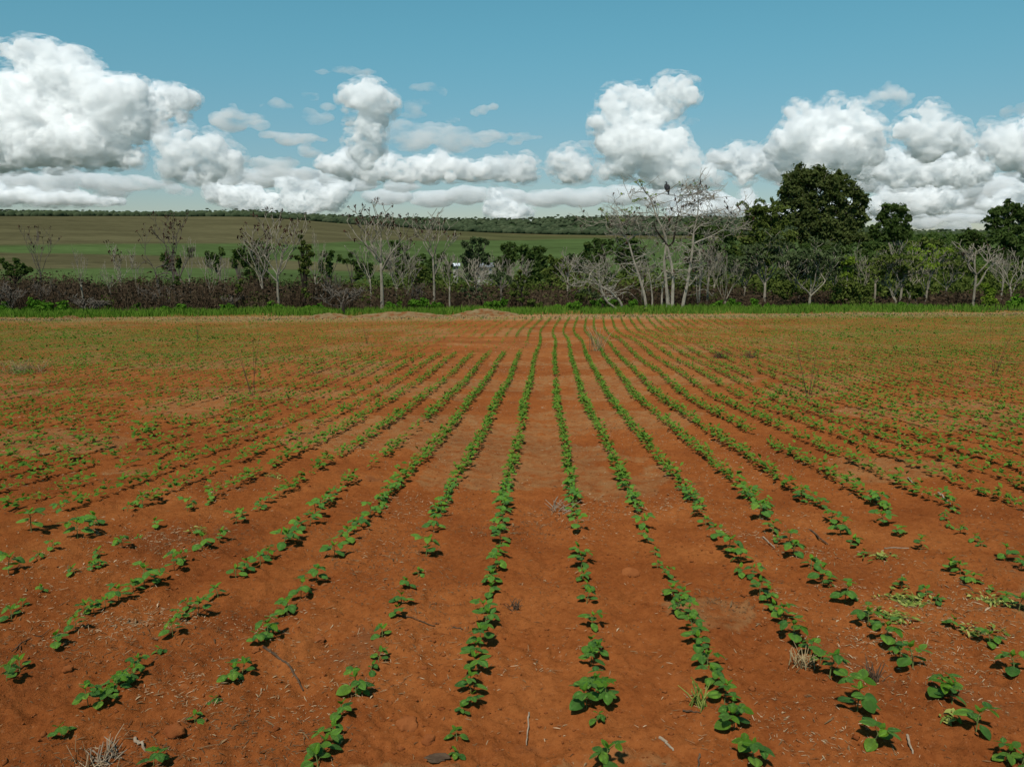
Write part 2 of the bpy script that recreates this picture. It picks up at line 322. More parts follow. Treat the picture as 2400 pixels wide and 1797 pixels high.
# ------------------------------------------------------------------ ground: one radial sheet cut into three named pieces
def build_ground():
    rr = [0.6]
    while rr[-1] < 60: rr.append(rr[-1]*1.009)
    while rr[-1] < 1800: rr.append(rr[-1]*1.018)
    while rr[-1] < 40000: rr.append(rr[-1]*1.06)
    rr = np.array(rr)
    fine = np.arange(-38, 38.01, .27); side = np.concatenate([-np.geomspace(180, 38.6, 40), fine, np.geomspace(38.6, 180, 40)])
    A = np.radians(side); A = A[:-1]     # closes on itself behind the camera
    X = rr[:, None]*np.sin(A)[None]; Y = rr[:, None]*np.cos(A)[None]
    Z = ground(X, Y, True)
    n, k = X.shape
    V = np.stack([X, Y, Z], -1).reshape(-1, 3)
    i = np.arange(n-1)[:, None]*k; j = np.arange(k)[None]; jn = (j+1) % k
    Q = np.stack([i+j, i+jn, i+k+jn, i+k+j], -1).reshape(-1, 4)[:, ::-1]
    V = np.vstack([V, [[0, 0, float(ground(0, 0))]]]); T = np.stack([np.arange(k), (np.arange(k)+1) % k, np.full(k, n*k)], 1)[:, ::-1]
    qy = V[Q].mean(1)
    field_edge = 53.5
    rq = np.hypot(qy[:, 0], qy[:, 1])
    near = (rq < 62) ; nearT = np.ones(len(T), bool)
    far = rq > 190; midm = ~near & ~far
    def piece(name, mask, t, mat, colf, sm=True):
        q = Q[mask]; idx = np.unique(np.concatenate([q.ravel(), t.ravel()])); mp = np.zeros(len(V), np.int64); mp[idx] = np.arange(len(idx))
        P = V[idx]; me = npmesh(name, P, mp[t], mp[q], mat, sm, colf(P)); return tag(link(name, me), kind='structure')
    def c_field(P):
        x, y = P[:, 0], P[:, 1]
        edge = 48.0+1.2*(fbm(x*.15, y*0, 3, 3)-.5)
        straw = sstep(edge-3.0, edge, y)*(1-sstep(edge+2.6, edge+4, y))*.95
        lf = sstep(10, 30, y)*sstep(-.05, -.45, x/np.maximum(y, 1)); rt = sstep(10, 26, y)*sstep(.15, .5, x/np.maximum(y, 1))
        straw = straw+.28*sstep(5, 25, y)*fbm(x*.4, y*.4, 9, 3)+.35*(fbm(x*.5, y*.5, 19, 3) > .62)
        weeds = np.clip(.95*lf*sstep(15, 30, y)*(1-.5*sstep(43, 46, y))+.95*rt*sstep(13, 26, y), 0, .9)*np.clip(.5+1.1*(fbm(x*.2, y*.2, 14, 3)-.2), 0, 1)
        weeds = np.maximum(weeds, sstep(edge+2.8, edge+4, y))
        c = np.stack([np.clip(straw, 0, 1), np.clip(weeds, 0, 1), 0*x, 1+0*x], 1); return c
    def c_valley(P):
        x, y = P[:, 0], P[:, 1]; f = fbm(x*.05, y*.05, 44, 4)[:, None]
        brown = np.array([.050, .033, .020]); green = np.array([.045, .080, .018])
        c = brown*(1-f)+green*f; return np.concatenate([c, np.ones((len(P), 1))], 1)
    def c_hill(P):
        x, y = P[:, 0], P[:, 1]; Rr = np.hypot(x, y)
        zc = y*CP-(P[:, 2]-CAMZ)*SP; px = 1200+F*x/np.maximum(zc, 1)
        s = np.interp(px, [0, 1200, 2400], [0, 1, 2]); w_ = (fbm(x/60, y/60, 2, 3)-.5)*20
        brown = np.array([.092, .082, .040]); olive = np.array([.070, .074, .028]); green = np.array([.066, .098, .032]); tan = np.array([.125, .098, .046]); wood = np.array([.026, .042, .017])  # brown and green lightened in the colour itself to suggest distance haze
        c = np.tile(green, (len(P), 1))
        t = np.interp(px, [0, 600, 830, 1000, 1200], [1, 1, .9, .0, 0])
        D = Rr+w_*.25
        # fields on the left hillside, by distance from the camera
        def band(lo, hi, colr, wgt): 
            nonlocal c
            k = (sstep(lo-3, lo+3, D)*(1-sstep(hi-4, hi+4, D))*wgt)[:, None]; c = c*(1-k)+colr*k
        bl = sstep(1100, 950, px)
        lo = np.interp(px, [0, 400, 700, 1000], HB[0]); hi = np.interp(px, [0, 400, 700, 1000], HB[1]); lo2 = np.interp(px, [0, 400, 700, 1000], HB[2])
        k = (sstep(-4, 4, D-lo)*(1-sstep(-4, 4, D-hi)))[:, None]*bl[:, None]; c = c*(1-k)+brown*k
        g2 = np.interp(px, [0, 700, 1100, 1300, 1600], HB[3])
        k = sstep(-6, 6, D-g2)[:, None]; mixb = brown*(1-sstep(800, 1400, px)[:, None])+olive*sstep(800, 1400, px)[:, None]; c = c*(1-k)+mixb*k
        k = (sstep(1050, 1300, px)*sstep(760, 850, D)*(.4+.6*(fbm(x/40, y/12, 8, 3) > .45)))[:, None]; c = c*(1-k)+tan*k
        k = sstep(905, 930, D+w_)[:, None]; c = c*(1-k)+wood*k
        k = (sstep(2000, 2200, Rr))[:, None]; c = c*(1-k)+np.array([.05, .062, .034])*k
        return np.concatenate([c, np.ones((len(P), 1))], 1)
    global HB
    def dist_at(px, py):
        q = unproject(px, py); return math.hypot(*q) if q else 900
    HB = [[dist_at(p, y) for p, y in ((0, 632), (400, 628), (700, 632), (1000, 640))],
          [dist_at(p, y) for p, y in ((0, 592), (400, 600), (700, 612), (1000, 628))],
          [0, 0, 0, 0],
          [dist_at(p, y) for p, y in ((0, 575), (700, 574), (1100, 563), (1300, 561), (1600, 561))]]
    piece('crop_field_soil', near, T, M_soil, c_field); e = np.zeros((0, 3), int)
    piece('valley_floor', midm, e, M_valley, c_valley); piece('farmland_hillside', far, e, M_hill, c_hill)
build_ground()
def pix(P):
    P = np.atleast_2d(P); zc = P[:, 1]*CP-(P[:, 2]-CAMZ)*SP
    return 1200+F*P[:, 0]/zc, 898.5-F*(P[:, 1]*SP+(P[:, 2]-CAMZ)*CP)/zc

# ------------------------------------------------------------------ crop: leaves and plants
def blade(L, W, shape=1.0, droop=.3, fold=.25, st=6):
    V = []; c = []
    for i in range(st+1):
        t = i/st; w_ = W*.5*math.sin(math.pi*min(1, t**shape*.97+.015))**.72 if 0 < i < st else W*.03
        x = L*t*(1-.25*droop*t); z = -droop*L*t*t*.7
        for s in (-1, -.5, 0, .5, 1):
            V.append((x, s*w_, z+fold*w_*abs(s)**1.3-(.25*w_*(abs(s) == 1)))); c.append(1.0 if s == 0 else 0)
    Q = [[i*5+j, (i+1)*5+j, (i+1)*5+j+1, i*5+j+1] for i in range(st) for j in range(4)]
    return V, Q, c
def leaf_mesh(name, mat, *a):
    V, Q, c = blade(*a); return npmesh(name, V, None, Q, mat, True, c)
LM = [leaf_mesh('leaf', M_leaf, 1, .86, .86, .30, .22), leaf_mesh('leaf', M_leaf, 1, .70, .80, .45, .30),
      leaf_mesh('leaf', M_leaf, 1, .62, .78, .15, .35), leaf_mesh('leaf', M_leaf, 1, .78, .84, .7, .10)]
YM = [leaf_mesh('leaf', M_young, 1, .50, .80, .1, .6), leaf_mesh('leaf', M_young, 1, .60, .82, .25, .4)]
def leaf_frame(pos, az, el, roll, size):
    # built along the blade direction, so that +X of the blade points az / el
    q = Euler((roll, -el, az), 'XYZ').to_matrix().to_4x4()
    return Matrix.Translation(pos) @ q @ Matrix.Scale(size, 4)
def make_variant(k, rg):
    """stem mesh + list of (leaf mesh, matrix)"""
    b = Buf(); L = []
    big = k % 4 != 3
    h = rg.uniform(.075, .105) if big else rg.uniform(.045, .065)
    lean = np.array([rg.uniform(-.02, .02), rg.uniform(-.02, .02), 0])
    def sp(t): return lean*t*t+np.array([0, 0, h*t])
    b.tube([sp(0)-[0, 0, .01], sp(.35), sp(.7), sp(1)], [.0028, .0024, .002, .0012], 5)
    a0 = rg.uniform(0, 6.28)
    for s in (0, 1):
        az = a0+s*math.pi+rg.uniform(-.3, .3); p = sp(.5); q = p+np.array([math.cos(az), math.sin(az), .35])*rg.uniform(.012, .02)
        b.tube([p, q], [.0014, .001], 4); L.append((random.choice(LM[:1]+LM[3:]), leaf_frame(q, az, rg.uniform(-.15, .35), rg.uniform(-.3, .3), rg.uniform(.058, .078)*(1 if big else .8))))
    nn = (2 if k % 3 else 3) if big else 1
    for n in range(nn):
        az = a0+1.57+n*math.pi*(1 if nn < 3 else .7)+rg.uniform(-.4, .4); p = sp(.72+.12*n); el = rg.uniform(.5, .95); ln = rg.uniform(.03, .052)*(1 if big else .7)
        q = p+np.array([math.cos(az)*math.cos(el), math.sin(az)*math.cos(el), math.sin(el)])*ln
        b.tube([p, (p+q)/2+[0, 0, .003], q], [.0013, .0011, .0008], 4)
        sz = rg.uniform(.050, .068)*(1-.12*n)*(1 if big else .8)
        for d in (-1.35, 0, 1.35):
            m = random.choice(LM[1:] if n < 1 else [LM[2], LM[1], YM[1]])
            L.append((m, leaf_frame(q, az+d+rg.uniform(-.15, .15), rg.uniform(-.25, .35), rg.uniform(-.4, .4), sz*(1.1 if d == 0 else .95))))
    p = sp(1)
    for n in range(3 if big else 2):
        az = a0+n*2.1+rg.uniform(-.3, .3)
        L.append((random.choice(YM), leaf_frame(p, az, rg.uniform(.6, 1.15), 0, rg.uniform(.030, .044))))
    me = b.mesh('stem', M_stem, True)
    return me, L
random.seed(5)
VAR = [make_variant(k, random) for k in range(12)]
plants = []     # (x, y, scale)
def crop_list(x0, L):
    for X, Y, W in L:
        px = x0+X/2.765; py = 1200+Y/2.765
        q = unproject(px, py)
        if q: plants.append((q[0], q[1], W/2.765, px, py))
crop_list(0, [(205,135,150),(505,175,150),(580,130,100),(640,85,130),(345,255,70),(240,315,110),(55,400,140),(795,250,90),(890,185,40),(1000,110,60),(575,360,90),(640,350,80),(485,405,60),(650,290,60),
 (145,625,90),(75,690,80),(550,690,100),(610,650,90),(685,620,110),(770,585,130),(865,520,100),(935,480,150),(1000,440,110),(1130,380,110),(1190,330,100),(1310,240,130),(1420,190,120),(1530,80,100),(1570,40,80),
 (495,780,110),(355,880,90),(290,520,40),(1120,810,120),(1170,710,90),(1290,690,120),(1220,640,90),(1415,560,140),(1530,440,130),(1600,400,100),(1690,360,130),(1740,310,100),(1840,230,150),(1900,190,110),(1960,140,120),(2010,90,110),(2050,40,110),
 (1030,900,100),(45,1110,130),(130,1040,90),(575,1280,140),(650,1262,130),(705,1215,140),(760,1175,130),(810,1125,130),(855,1080,120),(900,1020,110),(1680,865,160),(1740,812,160),(1765,750,100),
 (1500,1090,140),(1570,1060,90),(1380,1240,110),(1265,1380,80),(400,1450,95),(995,1640,150),(1860,640,140),(1950,545,130),(2050,455,130),(2170,290,120)])
crop_list(800, [(40,200,120),(85,140,110),(130,80,100),(190,40,100),(550,300,140),(600,130,110),(640,30,80),(500,420,100),(440,490,110),(390,590,150),(355,690,70),(265,820,80),(240,960,130),(190,1020,130),(95,1200,170),(-10,1340,180),(130,1180,120),(-110,1560,160),(-60,1460,110),(-150,1651,120),
 (1030,205,120),(1020,130,110),(1050,70,100),(1060,10,90),(1030,310,100),(1000,390,120),(965,470,120),(960,548,80),(930,750,150),(935,660,110),(900,880,150),(880,950,110),(890,1050,160),(840,1165,150),(840,1245,90),(790,1310,50),(750,1490,90),(745,1580,60),
 (1530,130,110),(1510,50,80),(1540,270,130),(1555,350,120),(1560,430,90),(1595,500,100),(1590,600,80),(1620,760,120),(1605,890,160),(1660,930,120),(1620,1010,130),(1650,1170,170),(1705,1265,180),(1590,1300,180),(1650,1370,80),(1720,1660,190),
 (1960,110,110),(1990,200,130),(2030,280,90),(2050,370,50),(2120,440,80),(2150,560,130),(2190,690,110)])
crop_list(1600, [(-10,590,110),(40,720,120),(60,800,120),(110,880,140),(160,1020,160),(200,1150,150),(270,1240,160),(310,1320,130),(335,1430,180),(450,1640,200),
 (100,30,90),(150,90,100),(220,180,110),(290,280,140),(380,335,120),(385,410,120),(450,440,110),(500,540,130),(550,590,110),(600,640,130),(650,710,130),(715,830,170),(825,920,120),(890,990,120),(950,1090,190),(1130,1310,220),(1240,1510,190),
 (500,45,140),(580,130,90),(620,180,80),(690,210,110),(715,280,140),(830,370,150),(905,450,130),(950,490,80),(1050,580,150),(1200,735,160),(1320,860,180),(1410,930,110),(1490,1030,200),(1680,1190,190),(1745,1240,170),(1900,1430,190),(2100,1590,150),(2195,1650,120),
 (960,80,100),(1020,140,120),(1085,200,120),(1170,275,50),(1420,475,80),(1580,540,110),(1640,580,100),(1760,720,130),(1990,850,120),(2150,1020,180),
 (1300,70,110),(1410,140,80),(1545,220,90),(1720,350,140),(1800,390,100),(1875,440,110),(1980,490,90),(2085,570,90),(2180,630,120),(1730,80,70),(1800,120,90),(1880,180,100),(1940,215,45),(2100,310,110),(2195,360,90),(1700,40,60)])
hand_n = len(plants)
# the rows as they go on up the field
gaprnd = np.random.default_rng(4)
auto = []
for k in range(-75, 90):
    off = k*.5+(-.06 if k < 0 else 0)+gaprnd.uniform(-.035, .035)
    y = 5.6+gaprnd.uniform(0, .1)
    while y < 47.4:
        x = float(rowc(y))+off+gaprnd.normal(0, .012)
        px, py = 1200+F*x/(y*CP+float(drop(y))*SP), 0
        if -160 < px < 2560:
            g = vnoise(y*.55+k*13.7, k*5.1, 3); g2 = float(fbm(x*.22, y*.22, 8, 2))
            dens = .98 if -4 <= k <= 9 else .93
            if k < -4: dens -= .15*min(1, (-4-k)/10)
            if k in (-4,) and y < 12: dens = .55
            thr = dens-(.13 if k < -3 or k > 10 else .06)*(1-float(g))*2*.8
            if -9 < k < -1 and 25 < y < 34: thr = .12
            if -12 < k < -3 and y > 34: thr *= .6
            if gaprnd.random() < thr and not (g < .06):
                s = .84+.25*float(g2)+gaprnd.normal(0, .12)
                if abs(k) > 12: s *= .95
                auto.append((x, y, s*gaprnd.choice([1, 1, .75]), k))
        y += gaprnd.uniform(.08, .125)*(1+max(0, y-20)*.010)
auto = [a for a in auto if pix([(a[0], a[1], float(ground(a[0], a[1])))])[1][0] < 1204]
auto.sort(key=lambda a: a[0]**2+a[1]**2)
n_auto = 300-hand_n
ORD = ['nearest', 'second', 'third', 'fourth', 'fifth', 'sixth', 'seventh', 'eighth', 'ninth', 'tenth', 'eleventh', 'twelfth', 'thirteenth', 'fourteenth', 'fifteenth', 'sixteenth', 'seventeenth', 'eighteenth', 'nineteenth', 'twentieth']
def ordn(i):
    if i < 20: return ORD[i]
    n = i+1; tens = {2: 'twenty', 3: 'thirty', 4: 'forty', 5: 'fifty', 6: 'sixty'}[n//10]
    return tens+'-'+(['', 'first']+ORD[1:9])[n % 10] if n % 10 else {3: 'thirtieth', 4: 'fortieth', 5: 'fiftieth'}.get(n//10, tens)
PL = []
for x, y, wpx, px, py in plants:
    z = float(ground(x, y)); zc = y*CP-(z-CAMZ)*SP; width = wpx*zc/F
    PL.append([x, y, max(.35, min(1.65, width/.115)), round((x-float(rowc(y))+(.03 if x < float(rowc(y)) else 0))/.5)])
for x, y, s, k in auto[:n_auto]: PL.append([x, y, s, k])
rows = {}
for p in PL: rows.setdefault(p[3], []).append(p)
prnd = random.Random(9)
for k, lst in rows.items():
    lst.sort(key=lambda p: p[1])
    for i, p in enumerate(lst):
        side = 'towards the tall eucalyptus' if k >= 0 else 'towards the pasture hill'
        rowname = ('first' if k in (0, -1) else ordn(k if k > 0 else -1-k))
        size = 'bushy' if p[2] > 1.15 else ('small' if p[2] < .7 else 'leafy')
        x, y, s, _ = p; z = float(ground(x, y, True))
        root = empty('soybean_seedling', (x, y, z-.004), prnd.uniform(0, 6.28), s)
        tag(root, '%s green soybean seedling, %s in the %s crop row %s' % (size, ordn(i), rowname, side), 'seedling', 'soybean seedlings in the near ends of the rows')
        v = VAR[prnd.randrange(12)] if s > .6 else VAR[prnd.choice((3, 7, 11))]
        if s < .6: root.scale = (s*1.7,)*3
        link('stem', v[0], root)
        for m, mt in v[1]:
            o = bpy.data.objects.new('leaf', m); COL.objects.link(o); o.parent = root; o.matrix_local = mt
# the rest of the crop: thousands of seedlings, real leaves in one mesh
def far_crop():
    A = auto[n_auto:]
    B = Buf()
    XY = np.array([(a[0], a[1]) for a in A]); S = np.array([a[2] for a in A]); Z = ground(XY[:, 0], XY[:, 1], True)
    g = np.random.default_rng(3); n = len(A)
    for li in range(8):
        keep = np.ones(n, bool) if li < 5 else XY[:, 1] < 26
        m = keep.sum(); p = np.stack([XY[keep, 0], XY[keep, 1], Z[keep]], 1); s = S[keep]
        az = g.uniform(0, 6.28, m); el = g.uniform(-.3, .5, m); top = li in (3, 4)
        if top: el = g.uniform(.3, 1.1, m)
        hh = (g.uniform(.05, .10, m) if not top else g.uniform(.10, .145, m))*s
        rad = g.uniform(.0, .03, m)*s; L = (g.uniform(.052, .078, m) if not top else g.uniform(.040, .058, m))*s*1.1; W = L*.72
        d = np.stack([np.cos(az)*np.cos(el), np.sin(az)*np.cos(el), np.sin(el)], 1); sd_ = np.stack([-np.sin(az), np.cos(az), g.uniform(-.3, .3, m)], 1)
        o = p+np.stack([np.cos(az)*rad, np.sin(az)*rad, hh], 1)
        V = np.stack([o, o+d*L[:, None]*.5+sd_*W[:, None]*.5+[0, 0, .004], o+d*L[:, None]-[0, 0, .006], o+d*L[:, None]*.5-sd_*W[:, None]*.5+[0, 0, .004]], 1).reshape(-1, 3)
        i = np.arange(m)[:, None]*4
        B.add(V, None, i+np.array([[0, 1, 2, 3]]), np.repeat(np.clip(g.normal(.75 if top else .42, .16, m), 0, 1), 4))
    o = tag(link('soybean_crop', B.mesh('soybean_crop', M_crop)), 'green soybean rows running away to the far edge of the red field', 'crop', kind='stuff')
    return n
far_n = far_crop()

# ------------------------------------------------------------------ litter, clods, sticks, weeds on the soil
def litter():
    g = np.random.default_rng(21); B = Buf()
    n = 34000
    r = np.exp(g.uniform(math.log(2.2), math.log(30), n*2)); a = g.uniform(-.66, .66, n*2); x = r*np.sin(a); y = r*np.cos(a)
    keep = g.random(n*2) < np.clip((fbm(x*1.1, y*1.1, 61, 3)-.42)*4.2, .06, 1)*1.0
    x, y, r = x[keep][:n], y[keep][:n], r[keep][:n]; n = len(x)
    # straw lies in drifts round a few clumps too
    drift = [(270, 1490, .26, 520), (330, 1460, .18, 300), (1260, 1235, .30, 700), (900, 1300, .25, 420), (1880, 1710, .22, 450), (1690, 1400, .18, 300), (2240, 1500, .35, 700), (1960, 1500, .2, 200), (420, 1260, .24, 400),
             (400, 1620, .14, 200), (210, 1770, .20, 420), (1170, 1240, .16, 150), (1780, 1250, .2, 280), (2210, 1420, .2, 250), (1020, 1180, .35, 400), (520, 1120, .3, 300), (1450, 1010, .5, 500), (1500, 1190, .3, 300), (1290, 1200, .16, 200), (1060, 860, 1.2, 900), (1190, 880, 1., 500), (1380, 805, 1.6, 900), (60, 870, 1.2, 700)]
    for px, py, s, k in drift:
        q = unproject(px, py); x = np.append(x, g.normal(q[0], s, k)); y = np.append(y, g.normal(q[1], s*.8, k))
    r = np.hypot(x, y); n = len(x); z = ground(x, y, True)
    L = g.gamma(1.6, .009, n)+.006; L = np.clip(L, .006, .11)*np.clip(.6+r*.05, .75, 2.0); W = g.uniform(.0006, .0016, n)*np.clip(.6+r*.10, .8, 3.2)
    th = g.uniform(0, 6.28, n); ti = g.normal(.05, .18, n)
    d = np.stack([np.cos(th)*np.cos(ti), np.sin(th)*np.cos(ti), np.sin(ti)], 1); s_ = np.stack([-np.sin(th), np.cos(th), 0*th], 1)
    c = np.stack([x, y, z+.003+np.abs(np.sin(ti))*L*.5], 1); bend = g.normal(0, .09, n)[:, None]*L[:, None]
    up = np.array([0, 0, 1.])
    e0 = c-d*L[:, None]/2; e1 = c+s_*bend; e2 = c+d*L[:, None]/2; w_ = W[:, None]
    V = np.stack([e0-s_*w_, e0+s_*w_, e1+up*w_*1.8, e2-s_*w_*.6, e2+s_*w_*.6], 1).reshape(-1, 3)
    i = np.arange(n)[:, None, None]*5
    T = (i+np.array([[0, 1, 2], [0, 2, 3], [1, 4, 2], [3, 2, 4]])[None]).reshape(-1, 3)
    B.add(V, T, None, np.repeat(np.clip(g.normal(.5, .24, n)-.34*(fbm(x*.9+5, y*.9, 88, 3) > .54), 0, 1), 5))
    tag(link('straw_litter', B.mesh('straw_litter', M_straw)), 'bits of dry straw and stalk strewn over the red soil', 'straw', kind='stuff')
litter()
ICO = {}
def ico(sub):
    if sub not in ICO:
        import bmesh
        bm = bmesh.new(); bmesh.ops.create_icosphere(bm, subdivisions=sub, radius=1)
        ICO[sub] = (np.array([v.co[:] for v in bm.verts]), np.array([[v.index for v in f.verts] for f in bm.faces])); bm.free()
    return ICO[sub]
def lump(rg, sub=2, rough=.35, flat=.6):
    V, T = ico(sub); V = V.copy(); q = rg.uniform(0, 50)
    d = 1+rough*(fbm(V[:, 0]*1.7+q, V[:, 1]*1.7+V[:, 2]*1.3, 5, 3)-.5)*2; V *= d[:, None]; V[:, 2] *= flat
    return V, T
def crumbs():
    g = np.random.default_rng(8); B = Buf(); base = np.array([[1, 0, 0], [-1, 0, 0], [0, 1, 0], [0, -1, 0], [0, 0, 1], [0, 0, -1.]]); T = np.array([[0, 2, 4], [2, 1, 4], [1, 3, 4], [3, 0, 4], [2, 0, 5], [1, 2, 5], [3, 1, 5], [0, 3, 5]]); n = 8000
    r = np.exp(g.uniform(math.log(2.2), math.log(16), n)); a = g.uniform(-.66, .66, n); x = r*np.sin(a); y = r*np.cos(a); z = ground(x, y, True)
    s = np.clip(g.lognormal(-5.35, .5, n), .0025, .018)
    nv = len(base)
    V = base[None]*(1+g.uniform(-.28, .28, (n, nv, 1)))*s[:, None, None]*g.uniform(.6, 1.2, (n, 1, 3)); V[:, :, 2] *= .7
    V = V+np.stack([x, y, z+s*.25], 1)[:, None]
    Tt = (T[None]+np.arange(n)[:, None, None]*nv).reshape(-1, 3); B.add(V.reshape(-1, 3), Tt)
    tag(link('soil_crumbs', B.mesh('soil_crumbs', M_clod, False)), 'loose crumbs of red soil scattered over the field', 'soil crumbs', kind='stuff')
crumbs()
g1 = np.random.default_rng(5)
for px, py, wpx, lab in [(160, 1568, 26, 'upright rounded red soil clod near the biggest seedling clump'), (430, 1600, 24, 'rounded red clod between two seedlings and a straw tuft'),
                         (955, 1688, 52, 'broad flat red clod between two crop rows near the camera'), (1005, 1730, 36, 'flat pale red clod just below the broad clod'),
                         (410, 1722, 46, 'long low red clod beside the pale cut stalk'), (748, 1490, 24, 'small light red clod above the curved dark stick'), (2255, 1470, 18, 'small orange clod beside the weedy patch'),
                         (995, 1562, 14, 'small rounded clod beside the middle seedling row'), (1480, 1345, 40, 'wide low orange clod between the middle seedling rows'), (600, 1530, 20, 'pale flat clod at the thick end of the curved stick')]:
    x, y = unproject(px, py); z = float(ground(x, y, True)); zc = y*CP-(z-CAMZ)*SP; s = wpx*zc/F/2
    V, T = lump(g1, 3, .42, .55); o = link('soil_clod', npmesh('soil_clod', V*s, T, None, M_clod, True), None, (x, y, z+s*.12)); o.rotation_euler = (0, 0, g1.uniform(0, 6))
    tag(o, lab, 'clod', 'larger clods of red soil')
def stick(pts, r, mat, lab, name='fallen_stick', lift=.006, group='sticks lying on the soil'):
    P = []
    for px, py in pts:
        x, y = unproject(px, py); P.append((x, y, float(ground(x, y, True))+lift))
    P = np.array(P); n = 10; t = np.linspace(0, len(P)-1, n); Pi = np.stack([np.interp(t, range(len(P)), P[:, i]) for i in range(3)], 1)
    Pi[1:-1] += g1.normal(0, r*.5, (n-2, 3)); Pi[:, 2] = np.maximum(Pi[:, 2], ground(Pi[:, 0], Pi[:, 1], True)+r*.5)
    b = Buf(); b.tube(Pi, np.linspace(r, r*.55, n), 6); o = link(name, b.mesh(name, mat, True)); return tag(o, lab, 'stick', group)
stick([(618, 1522), (660, 1545), (690, 1575), (710, 1605)], .006, M_twig, 'long curved dark stick beside the lone bushy seedling')
stick([(316, 1722), (328, 1738), (342, 1756)], .007, M_bleach, 'thick pale cut stalk behind the yellowish seedling', 'cut_stalk')
stick([(28, 1524), (60, 1498), (98, 1484), (122, 1466)], .003, M_twig, 'thin dark twig below the leaf rows by the hillside edge')
stick([(910, 1447), (960, 1448), (1020, 1460)], .0035, M_twig, 'thin dark root lying across two crop rows')
stick([(1055, 1466), (1085, 1473)], .004, M_twig, 'short dark twig beyond the thin root')
stick([(1885, 1236), (1912, 1254), (1940, 1273)], .008, M_twig, 'straight dark stick between the rows beyond the bent stalk')
stick([(1788, 1254), (1815, 1281)], .006, M_bleach, 'brown split stick at the second row by the straw drift')
stick([(2128, 1120), (2146, 1136)], .009, M_bleach, 'short tan stick beside a bushy seedling far up the field', 'cut_stalk')
stick([(2200, 1150), (2228, 1178)], .009, M_bleach, 'long pale stick below a bushy seedling far up the field', 'cut_stalk')
stick([(2126, 1722), (2140, 1760)], .005, M_bleach, 'grey bleached stick among straw near the camera', 'cut_stalk')
stick([(1546, 1728), (1578, 1756)], .006, M_bleach, 'pale grey split stalk near the bottom seedling row', 'cut_stalk')
stick([(1640, 1765), (1636, 1790)], .004, M_twig, 'short black burnt twig close to the camera')
stick([(2250, 1365), (2290, 1384)], .005, M_twig, 'dark twig beyond the wilted weeds')
stick([(1240, 1660), (1234, 1735)], .0035, M_bleach, 'upright thin tan stalk crossing the central lane', 'cut_stalk')
stick([(2072, 1288), (2130, 1290)], .005, M_bleach, 'pale straw stalk lying level between two rows', 'cut_stalk')
stick([(1600, 1668), (1640, 1672)], .004, M_twig, 'dark twig pointing at the stubble plant')
def tuft(px, py, n, h, spread, mat, name, lab, cat, group=None, flat=.3, wid=.0022, bend=.3):
    x, y = unproject(px, py); z = float(ground(x, y, True)); g = np.random.default_rng(int(px+py)); b = Buf()
    for i in range(n):
        a = g.uniform(0, 6.28); el = g.uniform(flat, 1.4); L = h*g.uniform(.4, 1.0); o = np.array([g.normal(0, spread*.35), g.normal(0, spread*.35), -.005])
        d = np.array([math.cos(a)*math.cos(el), math.sin(a)*math.cos(el), math.sin(el)]); side = np.array([-math.sin(a), math.cos(a), 0])
        P = [o, o+d*L*.5+side*g.normal(0, .02)*L, o+d*L+side*g.normal(0, bend*.3)*L-np.array([0, 0, bend*L*.3])]
        b.tube(P, [wid, wid*.8, wid*.4], 4, g.uniform(0, 1))
    me = b.mesh(name, mat); o = link(name, me, None, (x, y, z)); return tag(o, lab, cat, group)
tuft(245, 1765, 34, .10, .07, M_bleach, 'dead_grass_tuft', 'grey dead grass stump with stiff stubs near the camera', 'dead grass', 'dead grass tufts', .1, .0032)
tuft(215, 1785, 60, .12, .16, M_straw, 'dead_grass_tuft', 'flattened tan grass pile beside the grey stump', 'dead grass', 'dead grass tufts', .02, .0018)
tuft(1318, 1200, 16, .17, .13, M_bleach, 'dead_grass_tuft', 'white bleached stubble standing up in the wide lane', 'dead grass', 'dead grass tufts', .3, .0042)
tuft(1205, 1420, 16, .09, .04, M_twig, 'dead_grass_tuft', 'little dark dead tuft in the middle of the lane', 'dead grass', 'dead grass tufts', .7, .003)
tuft(1400, 822, 34, 1.2, .3, M_drygrass, 'dead_grass_tuft', 'tall wispy tan grass standing among the rows far up the field', 'dead grass', 'dead grass tufts', .9, .008, .5)
tuft(2049, 1585, 22, .13, .03, M_twig, 'dead_weed', 'dark upright dead weed between the two bushy rows', 'weed', 'dead weeds', 1.0, .003)
tuft(1880, 1560, 40, .12, .08, M_drygrass, 'dead_weed', 'brown withered weed beside the wide seedling row', 'weed', 'dead weeds', .6, .0025)
tuft(1640, 1660, 18, .14, .05, M_weed, 'dead_weed', 'pale olive stubble stalk beside the lime-leaved seedling', 'weed', 'dead weeds', .9, .0035)
tuft(50, 872, 110, .5, .7, M_drygrass, 'dead_grass_tuft', 'large tan dead grass heap at the hillside edge of the field', 'dead grass', 'dead grass tufts', .3, .006, .6)
tuft(1688, 838, 60, .35, .35, M_twig, 'dead_weed', 'low dark dead bush among rows beyond the lane', 'weed', 'dead weeds', .2, .006, .4)
tuft(1760, 838, 45, .32, .3, M_twig, 'dead_weed', 'second low dark dead bush nearer the tall eucalyptus', 'weed', 'dead weeds', .2, .006, .4)
for px, py, h, lab in [(590, 925, 1.5, 'thin upright dead stem in the rows by the pasture hill'), (1894, 940, 1.25, 'thin dead stem leaning among rows below the tall eucalyptus'), (2330, 880, 1.6, 'tall thin dead stem near the field edge under the bushy trees'), (462, 800, 1.9, 'thin green-brown stem standing in the far weedy corner'),
                       (860, 805, 1.1, 'short dead stem standing on the bare stretch'), (1190, 1040, .01, '')]:
    if h < .1: continue
    tuft(px, py, 5, h, .06, M_twig, 'dead_weed', lab, 'weed', 'dead stems standing in the field', 1.25, .005, .1)
